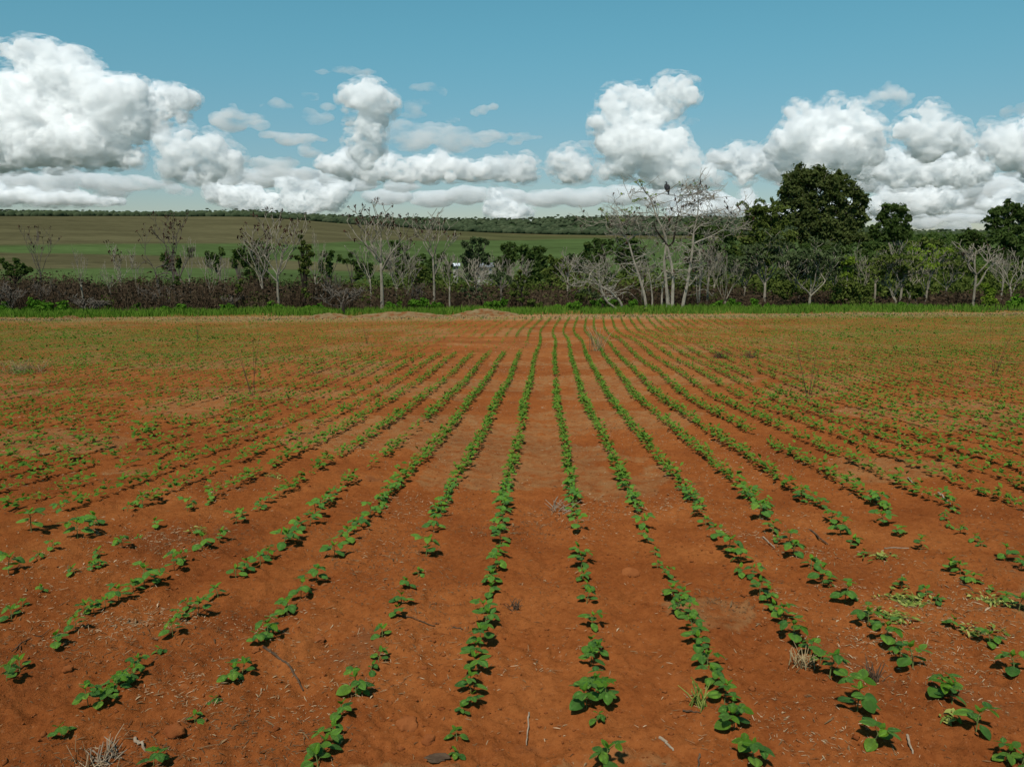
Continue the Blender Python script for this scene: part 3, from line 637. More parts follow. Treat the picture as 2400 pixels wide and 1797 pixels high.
def weed(px, py, n, s, lab):
    x, y = unproject(px, py); z = float(ground(x, y, True)); g = np.random.default_rng(int(px*3+py)); b = Buf(); r = empty('wilted_weed', (x, y, z))
    tag(r, lab, 'weed', 'wilted weeds')
    for i in range(n):
        a = g.uniform(0, 6.28); o = np.array([g.normal(0, s*.5), g.normal(0, s*.35), g.uniform(.005, .03)]); L = g.uniform(.022, .05); el = g.uniform(-.3, .8)
        V, Q, c = blade(L, L*.35, .85, g.uniform(.2, .9), .3, 3); M = np.array(Euler((g.uniform(-.5, .5), -el, a)).to_matrix()); b.add(np.array(V)@M.T+o, None, Q, g.uniform(0, 1))
    link('foliage', b.mesh('foliage', M_weed, True), r)
    b = Buf()
    for i in range(n//4):
        a = g.uniform(0, 6.28); o = np.array([0, 0, 0.]); e = np.array([g.normal(0, s*.5), g.normal(0, s*.35), .012]); b.tube([o, (o+e)/2+[0, 0, .015], e], [.0018, .0015, .001], 4)
    link('stem', b.mesh('stem', M_stem), r)
weed(2120, 1402, 190, .16, 'sprawling yellow-green wilted weed mat beside the straw drift')
weed(2090, 1446, 90, .11, 'drooping olive weed mat just below the larger yellow one')
weed(2320, 1410, 60, .13, 'yellow weeds scattered in stubble near the picture edge')
weed(2300, 1480, 50, .1, 'small yellow weed tuft beside a leafy seedling')
weed(2070, 1310, 50, .09, 'small olive weed cluster in the gap of a row')
weed(460, 1245, 30, .08, 'small yellow-green weed by the straw in the dark patch')
weed(2225, 1685, 22, .05, 'small pale yellow weed beside a three-leaved seedling')
weed(640, 1115, 50, .12, 'yellowish weed beside dead stalks up the field')
weed(560, 985, 120, .28, 'yellow wilted weeds in the rows by the pasture hill')
weed(150, 980, 90, .25, 'yellow wilted weeds near the hillside edge of the rows')
weed(1560, 944, 60, .14, 'yellow-green weed between two dense crop rows')
# stained dark hollow by the camera, built as a low dark lump
V, T = lump(g1, 3, .5, .12); xx, yy = unproject(1024, 1780)
tag(link('dark_hollow', npmesh('dark_hollow', V*np.array([.045, .022, .05]), T, None, M_twig, True), None, (xx, yy, float(ground(xx, yy, True))+.002)), 'dark reddish lump for a stained hollow in the soil nearest the camera', 'bark')

# ------------------------------------------------------------------ field edge: mounds, dry grass, green grass
def mound(px, py, D, wpx, hpx, lab):
    x, z = at(px, D); wid = wpx*D/F/2; h = hpx*D/F; n = 44; B = Buf()
    a = np.linspace(-1, 1, n); X, Yy = np.meshgrid(a, a); r = np.hypot(X, Yy)
    H = h*np.exp(-r**3*2.4)*(1+.9*(fbm(X*2.6+px, Yy*2.6, 4, 4)-.5)*2)+(fbm(X*9+px, Yy*9, 6, 3)-.5)*.14*np.exp(-r*r*2); H = np.maximum(H, 0)*sstep(1.0, .8, r)
    gx = x+X*wid*1.25; gy = D+Yy*wid*.55; Zz = ground(gx, gy, True)+H-.03*(r > .97)-.012
    i = np.arange(n-1)[:, None]*n; j = np.arange(n-1)[None]; Q = np.stack([i+j, i+j+1, i+n+j+1, i+n+j], -1).reshape(-1, 4)
    me = npmesh('dirt_mound', np.stack([gx-x, gy-D, Zz-z], -1).reshape(-1, 3), None, Q, M_mound, True); o = link('dirt_mound', me, None, (x, D, z)); tag(o, lab, 'mound', 'mounds at the field edge')
M_mound = diffuse_mat('strawy_soil', [(.30, (.17, .058, .020)), (.42, (.19, .085, .034)), (.52, (.205, .135, .065)), (.8, (.26, .19, .10))], 2.2, bump=.05, bscale=18)
mound(940, 745, 50.5, 200, 8, 'broad straw-covered mound at the far edge of the field')
mound(1135, 745, 50.5, 150, 10, 'orange earth mound by straw at the far edge of the field')
mound(770, 752, 50, 110, 8, 'low pale straw mound beside the blackened stump')
mound(165, 757, 50, 40, 7, 'tiny reddish mound at the grassy corner of the field')
def blades(name, mat, n, xr, yr, h, wd, seed, lab, cat, dens=None, tri=True, lean=.5):
    g = np.random.default_rng(seed); y = g.uniform(*yr, n); x = g.uniform(*xr, n); 
    k = np.abs(x) < y*.80+3
    if dens is not None: k &= g.random(n) < dens(x, y)
    x = x[k]; y = y[k]; n = len(x); z = ground(x, y, True)
    hh = h*g.uniform(.4, 1.15, n)*(.55+.9*fbm(x*.35, y*.35, seed, 3)); a = g.uniform(0, 6.28, n); w_ = wd*g.uniform(.6, 1.4, n); l = g.normal(0, lean, (n, 2))*hh[:, None]*.6
    b = np.stack([x, y, z-.02], 1); s = np.stack([np.cos(a)*w_, np.sin(a)*w_, 0*a], 1); m = b+np.concatenate([l*.35, hh[:, None]*.6], 1); t_ = b+np.concatenate([l, hh[:, None]], 1)
    V = np.stack([b-s, b+s, m-s*.8, m+s*.8, t_], 1).reshape(-1, 3); i = np.arange(n)[:, None]*5
    c = np.repeat(np.clip(g.normal(.5, .2, n), 0, 1), 5)
    me = npmesh(name, V, i+np.array([[2, 3, 4]]), i+np.array([[0, 1, 3, 2]]), mat, False, c)
    return tag(link(name, me), lab, cat, kind='stuff')
edge = lambda x: 50.6+2.6*(fbm(x*.11, 0*x, 3, 4)-.5)
blades('dry_grass', M_drygrass, 26000, (-42, 44), (46.3, 52.5), .10, .03, 31, 'strip of flattened dry straw grass along the far field edge', 'dry grass', lambda x, y: np.exp(-((y-edge(x)+1.6)/1.3)**2)*np.clip(fbm(x*.4, y*.8, 71, 3)*1.9-.25, 0, 1), lean=1.2)
blades('grass', M_grass, 46000, (-48, 48), (49.5, 58), .42, .028, 32, 'bright green grass strip between the field and the thicket', 'grass', lambda x, y: sstep(-.3, 1.6, y-edge(x))*(1-.8*sstep(55, 58, y))*np.clip(fbm(x*.5, y*.6, 29, 3)*3.8-1.15, .15, 1), lean=.5)
blades('weedy_ground_cover', M_crop, 26000, (-36, 46), (24, 49), .085, .045, 33, 'low green weeds among the crop at the sides of the far field', 'weeds', lambda x, y: np.clip(sstep(.14, .5, np.abs(x-1)/y)*sstep(15, 30, y)*np.clip(fbm(x*.3, y*.3, 15, 3)*2.4-.85, 0, 1), 0, 1), lean=1.3)

# ------------------------------------------------------------------ trees
def path(p, d, L, n, trop, wig, g, up=np.array([0, 0, 1.])):
    pts = [p]; s = L/n; d = d/np.linalg.norm(d)
    for i in range(n):
        d = d+up*trop+g.normal(0, wig, 3); d /= np.linalg.norm(d); pts.append(pts[-1]+d*s)
    return np.array(pts), d
def resample(P, n):
    P = np.asarray(P, float); s = np.concatenate([[0], np.cumsum(np.linalg.norm(np.diff(P, axis=0), axis=1))]); t = np.linspace(0, s[-1], n)
    # smooth a little (Catmull-like) by double interpolation
    Q = np.stack([np.interp(t, s, P[:, i]) for i in range(3)], 1)
    for _ in range(2): Q[1:-1] = (Q[:-2]+2*Q[1:-1]+Q[2:])/4
    return Q
def grow(b, tips, p, d, L, r, lev, g, st):
    n = 5 if lev < 2 else 4
    P, dd = path(p, d, L, n, st['trop'], st['wig'], g)
    b.tube(P, np.linspace(max(r, .026), max(r*.6, .020), len(P)), 5 if r > .05 else 3, g.uniform(.2, .8))
    if lev >= st['lev']: tips.append((P[-1], dd)); return
    k = int(g.integers(st['kids'][0], st['kids'][1]+1))
    for i in range(k):
        t = 1.0 if i < 2 else g.uniform(.35, .95); j = min(len(P)-1, int(t*(len(P)-1))); q = P[j]; base = P[j]-P[max(0, j-1)]; base /= np.linalg.norm(base)+1e-9
        a = g.uniform(0, 6.28); side = np.array([math.cos(a), math.sin(a)*.8, g.uniform(-.2, .3)]); nd = base+side*st['fork']*g.uniform(.6, 1.2)
        grow(b, tips, q, nd, L*g.uniform(.5, .85), r*.62, lev+1, g, st)
def leafquads(B, C_, n, rad, size, g, tone=.5, flat=.7, shell=.5, up=.35, droop=0):
    """n leaf-sized quads in an ellipsoid round C_"""
    v = g.normal(0, 1, (n, 3)); v /= np.linalg.norm(v, axis=1, keepdims=True); r = (g.uniform(shell, 1, n)**.6 if shell > 0 else np.minimum(np.abs(g.normal(0, .62, n)), 1.5))
    rad = np.asarray(rad, float)*np.ones(3); p = np.asarray(C_)+v*r[:, None]*rad*[1, 1, 1]
    nrm = v*.8+g.normal(0, .55, (n, 3))+[0, 0, up]; nrm /= np.linalg.norm(nrm, axis=1, keepdims=True)
    u = np.cross(nrm, g.normal(0, 1, (n, 3))); u /= np.linalg.norm(u, axis=1, keepdims=True)+1e-9; w_ = np.cross(nrm, u)
    s = size*g.uniform(.55, 1.3, n)[:, None]; u = u*s; w_ = w_*s*.55; u[:, 2] -= droop*s[:, 0]
    V = np.stack([p-u, p-w_, p+u, p+w_], 1).reshape(-1, 3)
    t = np.clip(tone+.22*v[:, 2]*0+g.normal(0, .13, n), 0, 1)
    B.add(V, None, np.arange(n)[:, None]*4+np.array([[0, 1, 2, 3]]), np.repeat(t, 4))
STY = {'candelabra': dict(trop=.14, wig=.11, lev=4, kids=(2, 3), fork=.8),
       'fan': dict(trop=.07, wig=.11, lev=4, kids=(2, 3), fork=.62),
       'dense': dict(trop=.08, wig=.16, lev=4, kids=(2, 4), fork=.7),
       'curly': dict(trop=.02, wig=.30, lev=3, kids=(3, 4), fork=1.1)}
def bare_tree(px, D, ytop, spread, style, lab, pybase=None, fork=.42, lean=0, bark=None, buds=.0, leaves=0, leafmat=None, name='bare_tree', seed=None, thick=1.0, cat='tree', group='pale leafless trees along the thicket'):
    bark = bark or M_pale; g = np.random.default_rng(int(seed if seed is not None else px*7+ytop)); x, z = at(px, D)
    zt = z_at(ytop, D); H = zt-z; W = spread*D/F; xl = lean*D/F
    root = empty(name, (x, D, z)); tag(root, lab, cat, group)
    r0 = max(.04, .0105*H+.022)*thick*(1.3 if px > 1500 else 1)
    b = Buf(); P = resample([(0, 0, -.15), (xl*.25+g.normal(0, .1), g.normal(0, .1), H*fork*.5), (xl*.55, 0, H*fork)], 7)
    b.tube(P, np.linspace(r0, r0*.7, 7), 7, .6); link('trunk', b.mesh('trunk', bark, True), root)
    b = Buf(); tips = []; st = STY[style]; nl = int(g.integers(4, 6)); top = P[-1]
    raw = Buf(); a0 = g.uniform(0, 6)
    for i in range(nl):
        a = a0+i*6.28/nl; q = P[-1] if i < 3 else P[int(g.integers(4, 6))]
        d = np.array([math.cos(a)*.75, math.sin(a)*.6, g.uniform(.6, 1.1)])
        grow(raw, tips, q, d, H*(1-fork)*.52, r0*.6, 1, g, st)
    if style != 'curly':    # a leader
        grow(raw, tips, P[-1], np.array([xl*.05, 0, 1]), H*(1-fork)*.6, r0*.6, 1, g, st)
    # fit limbs to the height and spread seen in the photo
    V = np.vstack(raw.V); zz = V[:, 2]; sz = (H-top[2])/max(.3, np.percentile(zz, 99.7)-top[2]); sx = (W/2)/max(.2, np.percentile(np.abs(V[:, 0]-top[0]), 98))
    S = np.array([sx, min(sx, 1.2*sz), sz]); fitf = lambda A: np.where((A[:, 2:3] > top[2]), top+(A-top)*S, top+(A-top)*[sx, min(sx, 1.2*sz), .6])
    fitf = lambda A: np.stack([top[0]+(A[:, 0]-top[0])*sx, top[1]+(A[:, 1]-top[1])*min(sx, 1.2*sz), np.where(A[:, 2] > top[2], top[2]+(A[:, 2]-top[2])*sz, A[:, 2])], 1)
    raw.V = [fitf(v) for v in raw.V]; T = fitf(np.array([t[0] for t in tips]))
    link('branches', raw.mesh('branches', bark, False), root)
    if buds:
        B = Buf()
        for t in T:
            if g.random() < buds: leafquads(B, t, int(g.integers(3, 7)), .09+.05*g.random(), .085, g, g.random(), droop=.6)
        if B.n: link('withered_leaves', B.mesh('withered_leaves', M_bud), root)
    if leaves:
        B = Buf()
        for t in T:
            if g.random() < min(1, leaves): leafquads(B, t+[0, 0, .05], int(10+14*leaves), [.42, .42, .16], .15, g, g.uniform(.2, .9), droop=.3)
        if B.n: link('leaves', B.mesh('leaves', leafmat or M_olive), root)
    return root
def leafy_tree(name, px, D, clumps, mat, lab, trunk=None, bark=None, n=900, size=.2, group=None, ztr=None, seed=1, flat=1., cat='tree', up=.35, fill=1.0):
    """clumps: (px, py, r px) circles of the crown outline at distance D; trunk: base px (default the mean)"""
    g = np.random.default_rng(seed+int(px)); x, z = at(px, D); root = empty(name, (x, D, z)); tag(root, lab, cat, group); o = np.array([x, D, z])
    if name == 'broadleaf_tree':      # foliage goes on down towards the ground
        lowest = sorted(clumps, key=lambda q: -q[1])[:max(2, len(clumps)//2)]
        clumps = list(clumps)+[(a+g.uniform(-.3, .3)*q, b+q*1.15, q*.95) for a, b, q in lowest]+[(a+g.uniform(-.3, .3)*q, b+q*2.3, q*.9) for a, b, q in lowest[:2]]; n = int(n*1.0)
        if D >= 118: clumps += [(a+g.uniform(-.5, .5)*q, b+q*g.uniform(2.4, 4.2), q*.9) for a, b, q in lowest]
    B = Buf(); pts = []
    for cx, cy, rp in clumps:
        r = rp*D/F; c = np.array([x_at(cx, cy, D), D+g.uniform(-.35, .35)*r, z_at(cy, D)])-o; pts.append((c, r))
    tot = sum(r*r for c, r in pts)
    for c, r in pts:
        k = max(5, int(fill*20)); 
        for j in range(k):   # each lobe is a cluster of smaller leafy sprays
            v = g.normal(0, 1, 3); v /= np.linalg.norm(v); v[2] = v[2]*.9+.1; rr = r*g.uniform(.28, .62); cc = c+v*r*g.uniform(.1, 1.0)*[1, .9, flat]
            leafquads(B, cc, max(8, int(n*1.15*(r*r/tot)/k)), [rr, rr, rr*.6], size, g, np.clip(.5+g.normal(0, .2), 0, 1), up=up, shell=.0, droop=.2)
    link('crown', B.mesh('crown', mat), root)
    b = Buf(); bark = bark or M_greybark; top = max(pts, key=lambda q: q[1]); zc = min(c[2] for c, r in pts); hb = max(.3, zc*.75)
    r0 = max(.05, .014*max(c[2]+r for c, r in pts)+.03); P = resample([(0, 0, -.2), (g.normal(0, .1), 0, hb*.5), (top[0][0]*.4, 0, hb)], 6); b.tube(P, np.linspace(r0, r0*.75, 6), 7)
    me = b.mesh('trunk', bark, True); link('trunk', me, root)
    b = Buf()
    for c, r in pts:
        Q = resample([P[-1], (P[-1]+c)/2+[0, 0, .12*np.linalg.norm(c-P[-1])], c], 5); b.tube(Q, np.linspace(r0*.55, .03, 5), 4)
        for j in range(3):
            e = c+g.normal(0, .5, 3)*r; b.tube([Q[-2], (Q[-2]+e)/2, e], [r0*.2, r0*.13, .015], 3)
    link('limbs', b.mesh('limbs', bark), root)
    return root
def cz(x0, y0, L, s=2.765): return [(x0+X/s, y0+Y/s, rr/s) for X, Y, rr in L]

# --- big eucalyptus trees
EUC = cz(1600, 360, [(790,140,60),(720,170,60),(860,160,70),(900,130,50),(960,190,60),(1020,165,45),(680,230,60),(760,240,80),(850,260,90),(960,280,70),(1050,250,60),(1120,260,45),(1160,300,45),(650,300,45),(720,330,70),(830,370,80),(950,390,80),(1060,360,70),(1150,370,55),(1180,330,25),(760,440,70),(870,470,80),(990,480,80),(1090,460,70),(1160,440,45),(800,540,60),(920,560,70),(1040,560,70),(1130,540,50),(700,420,50),(740,510,50)])
leafy_tree('eucalyptus_tree', 1925, 112, [(a, b, q*1.18) for a, b, q in EUC], M_euc, 'tallest dark eucalyptus with a massive domed crown behind the pale trees', n=40000, size=.26, bark=M_pale, seed=3)
leafy_tree('eucalyptus_tree', 2100, 118, cz(1600, 360, [(1320,370,45),(1380,360,40),(1430,380,45),(1300,420,40),(1370,430,50),(1450,430,35),(1330,480,50),(1410,490,50),(1460,490,25),(1380,530,50),(1250,480,35),(1230,520,40),(1290,540,45),(1440,540,40)]), M_dkleaf, 'smaller round-headed eucalyptus just beyond the tallest one', n=11000, size=.24, bark=M_pale, seed=4)
leafy_tree('eucalyptus_tree', 2370, 112, cz(1600, 360, [(2110,340,40),(2070,370,40),(2150,370,45),(2020,390,35),(1980,430,28),(2040,440,40),(2110,430,50),(2190,400,45),(2230,370,40),(2200,450,45),(2010,480,35),(2080,490,45),(2160,490,50),(2240,480,40)]), M_dkleaf, 'broad eucalyptus with layered crown at the picture edge', n=11000, size=.24, bark=M_pale, seed=5)
leafy_tree('bamboo_clump', 1800, 104, cz(1600, 360, [(480,370,50),(440,410,50),(520,390,60),(590,360,50),(640,360,45),(420,470,60),(500,480,70),(590,450,70),(650,450,60),(410,560,60),(500,570,70),(600,560,70),(680,560,60),(470,630,60),(570,630,60)]), M_olive, 'feathery olive bamboo thicket leaning on the tallest eucalyptus', n=15000, size=.2, seed=6, cat='bamboo')
# arching bamboo plumes
def plume(pts, D, lab):
    P = resample([P3(a, b, D) for a, b in pts], 14); o = P[0].copy(); b = Buf(); r = empty('bamboo_plume', o); tag(r, lab, 'bamboo', 'arching bamboo plumes')
    b.tube(P-o, np.linspace(.035, .01, 14), 4); link('stem', b.mesh('stem', M_greybark), r); B = Buf(); g = np.random.default_rng(int(pts[0][0]))
    for q in P[3:]: leafquads(B, q-o, 16, [.22, .22, .22], .15, g, .6, droop=.8)
    link('leaves', B.mesh('leaves', M_olive), r)
plume([(1752, 530), (1758, 495), (1748, 478), (1735, 473), (1728, 480)], 104, 'outermost bamboo plume arching towards the vulture tree')
plume([(1800, 520), (1796, 482), (1787, 469), (1776, 466), (1770, 476)], 104, 'middle bamboo plume hooked against the cloud')
plume([(1815, 500), (1812, 474), (1808, 466)], 104, 'short bamboo plume tip nearest the tallest eucalyptus')
# --- dark understorey and midground broadleaf trees: (px, D, clumps, mat, label)
MID = [
 (2320, 100, cz(1600,360,[(1990,560,50),(2060,540,60),(2140,560,70),(2210,560,60),(2010,640,60),(2100,650,70),(2190,660,70),(2080,740,60),(2170,760,60),(2210,850,60)]), M_dkleaf, 'dark bushy tree mass below the edge eucalyptus', 9000),
 (2250, 120, cz(1600,360,[(1820,540,40),(1870,510,30),(1910,530,30),(1850,570,45),(1780,590,40),(1920,590,45),(1840,640,50)]), M_dkleaf, 'low dark tree between the two rounder eucalyptus crowns', 5000),
 (2160, 100, cz(1600,360,[(1500,590,45),(1570,590,45),(1640,600,45),(1530,660,50),(1620,670,50),(1700,640,45),(1720,710,50),(1590,740,50)]), M_olive, 'olive broadleaf tree behind the densest pale trunks', 7000),
 (2040, 100, cz(1600,360,[(1180,620,50),(1260,600,50),(1330,620,50),(1400,640,45),(1210,700,55),(1300,710,55),(1390,720,50),(1250,790,50)]), M_dkleaf, 'dark broadleaf tree under the smaller eucalyptus', 7000),
 (1930, 98, cz(1600,360,[(800,620,50),(880,640,50),(960,630,50),(1060,640,55),(850,710,55),(950,720,55),(1050,730,55),(1120,700,45),(980,800,55)]), M_dkleaf, 'dark broadleaf tree under the tallest eucalyptus', 7000),
 (1800, 92, cz(1600,360,[(380,640,50),(460,690,50),(560,690,50),(660,680,50),(420,760,55),(530,770,55),(650,770,55),(740,740,50),(600,840,50),(480,840,50)]), M_olive, 'olive shrubby tree below the bamboo', 7000),
 (1680, 96, cz(1600,360,[(60,480,55),(130,470,55),(200,490,60),(290,540,60),(100,560,60),(200,590,60),(310,620,50),(60,640,50),(160,680,50),(260,700,50)]), M_dkleaf, 'dark rounded tree just behind the slanting pale trunk', 8000),
 (1520, 120, cz(800,460,[(1750,300,25),(1800,290,28),(1860,300,40),(1900,290,30),(1890,350,50),(1810,350,50),(1740,340,30),(1930,380,50),(1850,410,50),(1960,420,40)]), M_dkleaf, 'dark evergreen behind the leaning pale trees', 6000),
 (1390, 105, cz(800,460,[(1600,320,28),(1650,300,28),(1700,305,25),(1660,350,40),(1600,360,35),(1560,390,30),(1710,370,40),(1640,420,45),(1560,440,35),(1700,450,40),(1500,450,40)]), M_dkleaf, 'round-topped dark tree left of the evergreen behind the crooked branches', 6000),
 (1262, 118, cz(800,460,[(1250,345,18),(1285,340,20),(1310,350,16),(1270,375,28),(1310,400,28),(1270,430,30)]), M_dkleaf, 'small round dark tree standing against the green pasture', 2600),
 (1215, 108, cz(800,460,[(1180,350,35),(1220,370,35),(1170,400,40),(1230,420,40),(1250,470,40),(1200,480,40)]), M_dkleaf, 'dark drooping tree beside the small umbrella crown', 4500),
 (1190, 112, cz(800,460,[(1050,330,22),(1090,320,25),(1130,330,25),(1070,360,25),(1120,360,25),(1050,400,30),(1110,400,35),(1020,430,30)]), M_dkleaf, 'glossy dark umbrella crown in the middle of the pasture edge', 4200),
 (1112, 106, cz(800,460,[(800,310,22),(850,290,25),(900,290,25),(940,300,14),(830,340,28),(890,340,28),(810,400,30),(870,400,35),(930,390,30),(840,450,35)]), M_grey, 'grey-green flat-topped tree nearest the farm roofs', 5000),
 (1290, 90, cz(800,460,[(1360,410,30),(1410,430,35),(1370,470,40),(1440,470,40),(1480,520,40),(1390,540,40),(1340,500,30)]), M_olive, 'olive leafy tree before the pasture beside the crooked branches', 5000),
 (1330, 92, cz(800,460,[(1480,400,30),(1530,430,40),(1580,480,40),(1520,510,40),(1600,540,40),(1680,500,40),(1740,520,40)]), M_grey, 'grey-green tangled tree behind the sprawling leaning tree', 5000),
 (1000, 110, cz(800,460,[(480,410,25),(530,400,25),(580,420,30),(640,400,25),(660,380,14),(700,440,25),(500,460,35),(590,470,35),(680,470,30),(560,520,30)]), M_dkleaf, 'dark shrubby trees behind the tall forked pale tree', 5000),
 (930, 112, cz(800,460,[(330,310,20),(370,320,28),(420,330,25),(350,370,30),(410,390,30),(300,420,30),(380,440,35),(440,440,30)]), M_dkleaf, 'dark round tree behind the wide candelabra tree', 4200),
 (975, 84, cz(800,460,[(440,470,25),(490,450,30),(530,480,30),(470,510,30),(530,530,25)]), M_olive, 'yellow-olive bush behind the candelabra tree', 2500),
 (822, 125, cz(800,460,[(30,420,22),(80,430,25),(140,440,25),(60,380,18),(110,460,25),(180,450,20)]), M_dkleaf, 'low dark hedge tree at the pasture foot', 2200),
 (640, 130, cz(0,460,[(1640,330,28),(1680,310,30),(1730,340,28),(1660,370,30),(1720,380,28),(1600,390,25)]), M_dkleaf, 'dark round tree in the pasture behind grey branches', 2800),
 (560, 128, cz(0,460,[(1530,360,25),(1570,350,25),(1550,390,30),(1590,395,25),(1520,395,20)]), M_dkleaf, 'smaller dark pasture tree on its own', 2000),
 (515, 128, cz(0,460,[(1340,370,15),(1390,380,20),(1430,345,16),(1440,370,22),(1400,400,20),(1350,395,15)]), M_dkleaf, 'scattered dark pasture tree with a raised limb', 1800),
 (448, 130, cz(0,460,[(1225,350,20),(1250,345,14),(1240,380,18),(1060,385,22),(1090,395,18),(1160,400,16)]), M_dkleaf, 'thin dark pasture tree half hidden by grey branches', 1700),
 (780, 122, cz(0,460,[(2110,380,25),(2150,370,22),(2130,410,25),(2200,400,22),(2080,420,18)]), M_dkleaf, 'dark pasture tree beside the climber-clad trunk', 1800),
 (1700, 88, cz(1600,360,[(100,760,45),(220,760,45),(330,750,45),(150,820,40),(280,830,40),(400,830,40)]), M_grey, 'grey-green scrub tree between thin pale trunks', 4500),
 (2110, 86, cz(1600,360,[(1330,760,40),(1400,790,45),(1480,760,40),(1360,840,35),(1450,840,35),(1290,800,30)]), M_grey, 'grey-green scrub tree low among the dense pale trunks', 4000),
 (2010, 88, cz(1600,360,[(1000,700,40),(1080,760,45),(1150,780,45),(1010,800,40),(930,780,40),(900,840,30)]), M_grey, 'grey-green scrub tree behind the broken pale trunk', 4000),
 (2260, 88, cz(1600,360,[(1780,760,40),(1850,740,45),(1930,770,45),(1800,830,40),(1980,820,40),(2060,800,40)]), M_olive, 'olive scrub tree behind the cleanest forked pale tree', 4500),
]
for i, (px, D, cl, mt, lab, n) in enumerate(MID):
    leafy_tree('broadleaf_tree', px, D, cl, mt, lab, n=n, size=.23 if D < 100 else .26, group='leafy trees beyond the thicket', seed=20+i)
# --- bushes at the field edge
BU = [
 (1092+900, 58, cz(1600,360,[(1030,880,40),(1100,880,45),(1170,900,40),(1010,940,40),(1090,950,45),(1180,960,35),(1080,1000,30)]), M_olive, 'big dark green bush at the edge below the tallest eucalyptus', 4500),
 (1850, 60, cz(1600,360,[(640,880,40),(700,890,40),(750,900,30),(660,930,30),(620,900,25)]), M_olive, 'low dark bush beside the many-branched pale tree', 2500),
 (2142, 60, cz(1600,360,[(1480,890,28),(1520,880,28),(1500,920,25),(1540,910,20)]), M_olive, 'light olive round bush among the brown twigs', 1500),
 (2312, 56, cz(1600,360,[(1965,860,22),(1990,900,25),(1980,950,28),(2010,960,22),(1990,1000,22)]), M_lime, 'yellow-green climber-covered stump at the field edge', 1700),
 (2382, 56, cz(1600,360,[(2130,980,30),(2170,960,35),(2210,980,35),(2150,1005,25)]), M_bright, 'bright green bush at the far edge of the picture', 1700),
 (1683, 56, cz(1600,360,[(210,990,18),(240,975,18),(260,1000,16)]), M_bright, 'lime ferny shrub just beyond the slanting trunk', 900),
 (1722, 57, cz(1600,360,[(320,970,22),(350,985,22),(300,975,16)]), M_bright, 'ferny green shrub beside the lime one', 900),
 (1770, 57, cz(1600,360,[(465,960,18),(470,990,20),(440,1005,14)]), M_bright, 'narrow ferny shrub before thin brown stems', 700),
 (1802, 56, cz(1600,360,[(550,990,14),(585,1000,14)]), M_bright, 'pale small weed shrub before the brown thicket', 500),
 (1385, 60, cz(800,460,[(1560,640,28),(1600,630,28),(1640,650,28),(1590,670,25)]), M_grey, 'dark grey-green bush under the sprawling leaning tree', 1800),
 (1342, 56, cz(800,460,[(1480,720,25),(1520,710,25),(1460,735,16),(1550,735,18)]), M_bright, 'leafy green shrub to the side of the leaning trunks', 1400),
 (1420, 58, cz(800,460,[(1640,700,25),(1700,690,28),(1760,690,25),(1800,700,20),(1660,730,20),(1740,730,20)]), M_bright, 'wide green shrub behind the leaning trunks', 2200),
 (1488, 56, cz(800,460,[(1880,700,18),(1905,690,14),(1860,730,18),(1910,725,14)]), M_bright, 'green shrub between the leaning trunks and the vulture tree', 900),
 (1512, 54, cz(1350,380,[(720,1590,22),(770,1590,18)],4.6), M_lime, 'tiny lime plant in the grass before the vulture tree', 300),
 (1188, 56, cz(800,460,[(960,710,25),(1010,700,25),(1050,690,22),(1000,735,20),(930,735,18)]), M_bright, 'green shrub behind the orange earth mound', 1500),
 (1305, 56, cz(800,460,[(1400,720,20),(1390,740,18)]), M_bright, 'small green shrub in the gap near the middle', 500),
 (1005, 57, cz(800,460,[(540,690,25),(500,700,22),(460,700,22),(600,710,22),(640,710,16)]), M_bright, 'loose green shrub below the tall forked pale tree', 1600),
 (920, 57, cz(800,460,[(310,710,18),(340,720,14),(375,700,12)]), M_bright, 'small shrub right at the candelabra tree foot', 500),
 (1255, 57, cz(800,460,[(1230,690,22),(1260,720,20),(1290,710,16)]), M_olive, 'climber-hung bush beside the slender leafy tree', 900),
 (428, 56, cz(0,460,[(1180,740,30),(1220,760,25),(1150,760,22),(1190,715,16)]), M_bright, 'bushy ferny green shrub in the grass strip', 1600),
 (390, 57, cz(0,460,[(1080,730,22),(1060,750,18)]), M_bright, 'small ferny shrub beside the bushy one', 700),
 (320, 58, cz(0,460,[(890,730,22),(860,750,20),(920,750,18),(900,710,14)]), M_bright, 'loose green shrub before the bare fan-shaped bush', 900),
 (650, 57, cz(0,460,[(1760,710,22),(1800,720,25),(1830,750,18),(1770,750,18)]), M_bright, 'green shrub at the foot of the tall grey tree', 1200),
 (740, 56, cz(0,460,[(2010,740,28),(2060,730,25),(2100,740,28),(2130,760,18),(1960,760,18)]), M_bright, 'wide green shrub under the climber-clad trunk', 1800),
 (530, 57, cz(0,460,[(1450,730,20),(1490,720,22),(1510,750,20)]), M_bright, 'green shrub mingled with brown twigs', 900),
 (85, 57, cz(0,460,[(220,700,30),(260,720,35),(210,740,30),(310,730,30),(160,750,25),(205,680,16)]), M_dkshrub if False else M_bright, 'tall ferny green shrub at the hillside corner', 2600),
 (148, 56, cz(0,460,[(400,720,25),(440,750,25),(380,750,22),(410,695,14)]), M_bright, 'ferny green shrub next to the tall corner one', 1500),
 (22, 57, cz(0,460,[(20,730,30),(70,750,25),(-30,740,30)]), M_bright, 'green shrub cut by the picture edge', 1500),
 (2040, 57, cz(1600,360,[(1420,980,18),(1480,1000,16),(1540,1000,16)]), M_bright, 'short green weeds under the pale undergrowth', 900),
]
for i, (px, D, cl, mt, lab, n) in enumerate(BU):
    px = sum(c[0] for c in cl)/len(cl)
    cl = [(a, b-q*.15, q*1.22) for a, b, q in cl]; leafy_tree('shrub', px, D, cl, mt, lab, n=int(n*1.5), size=.11, group='green shrubs along the field edge', seed=70+i, cat='shrub', up=.6)
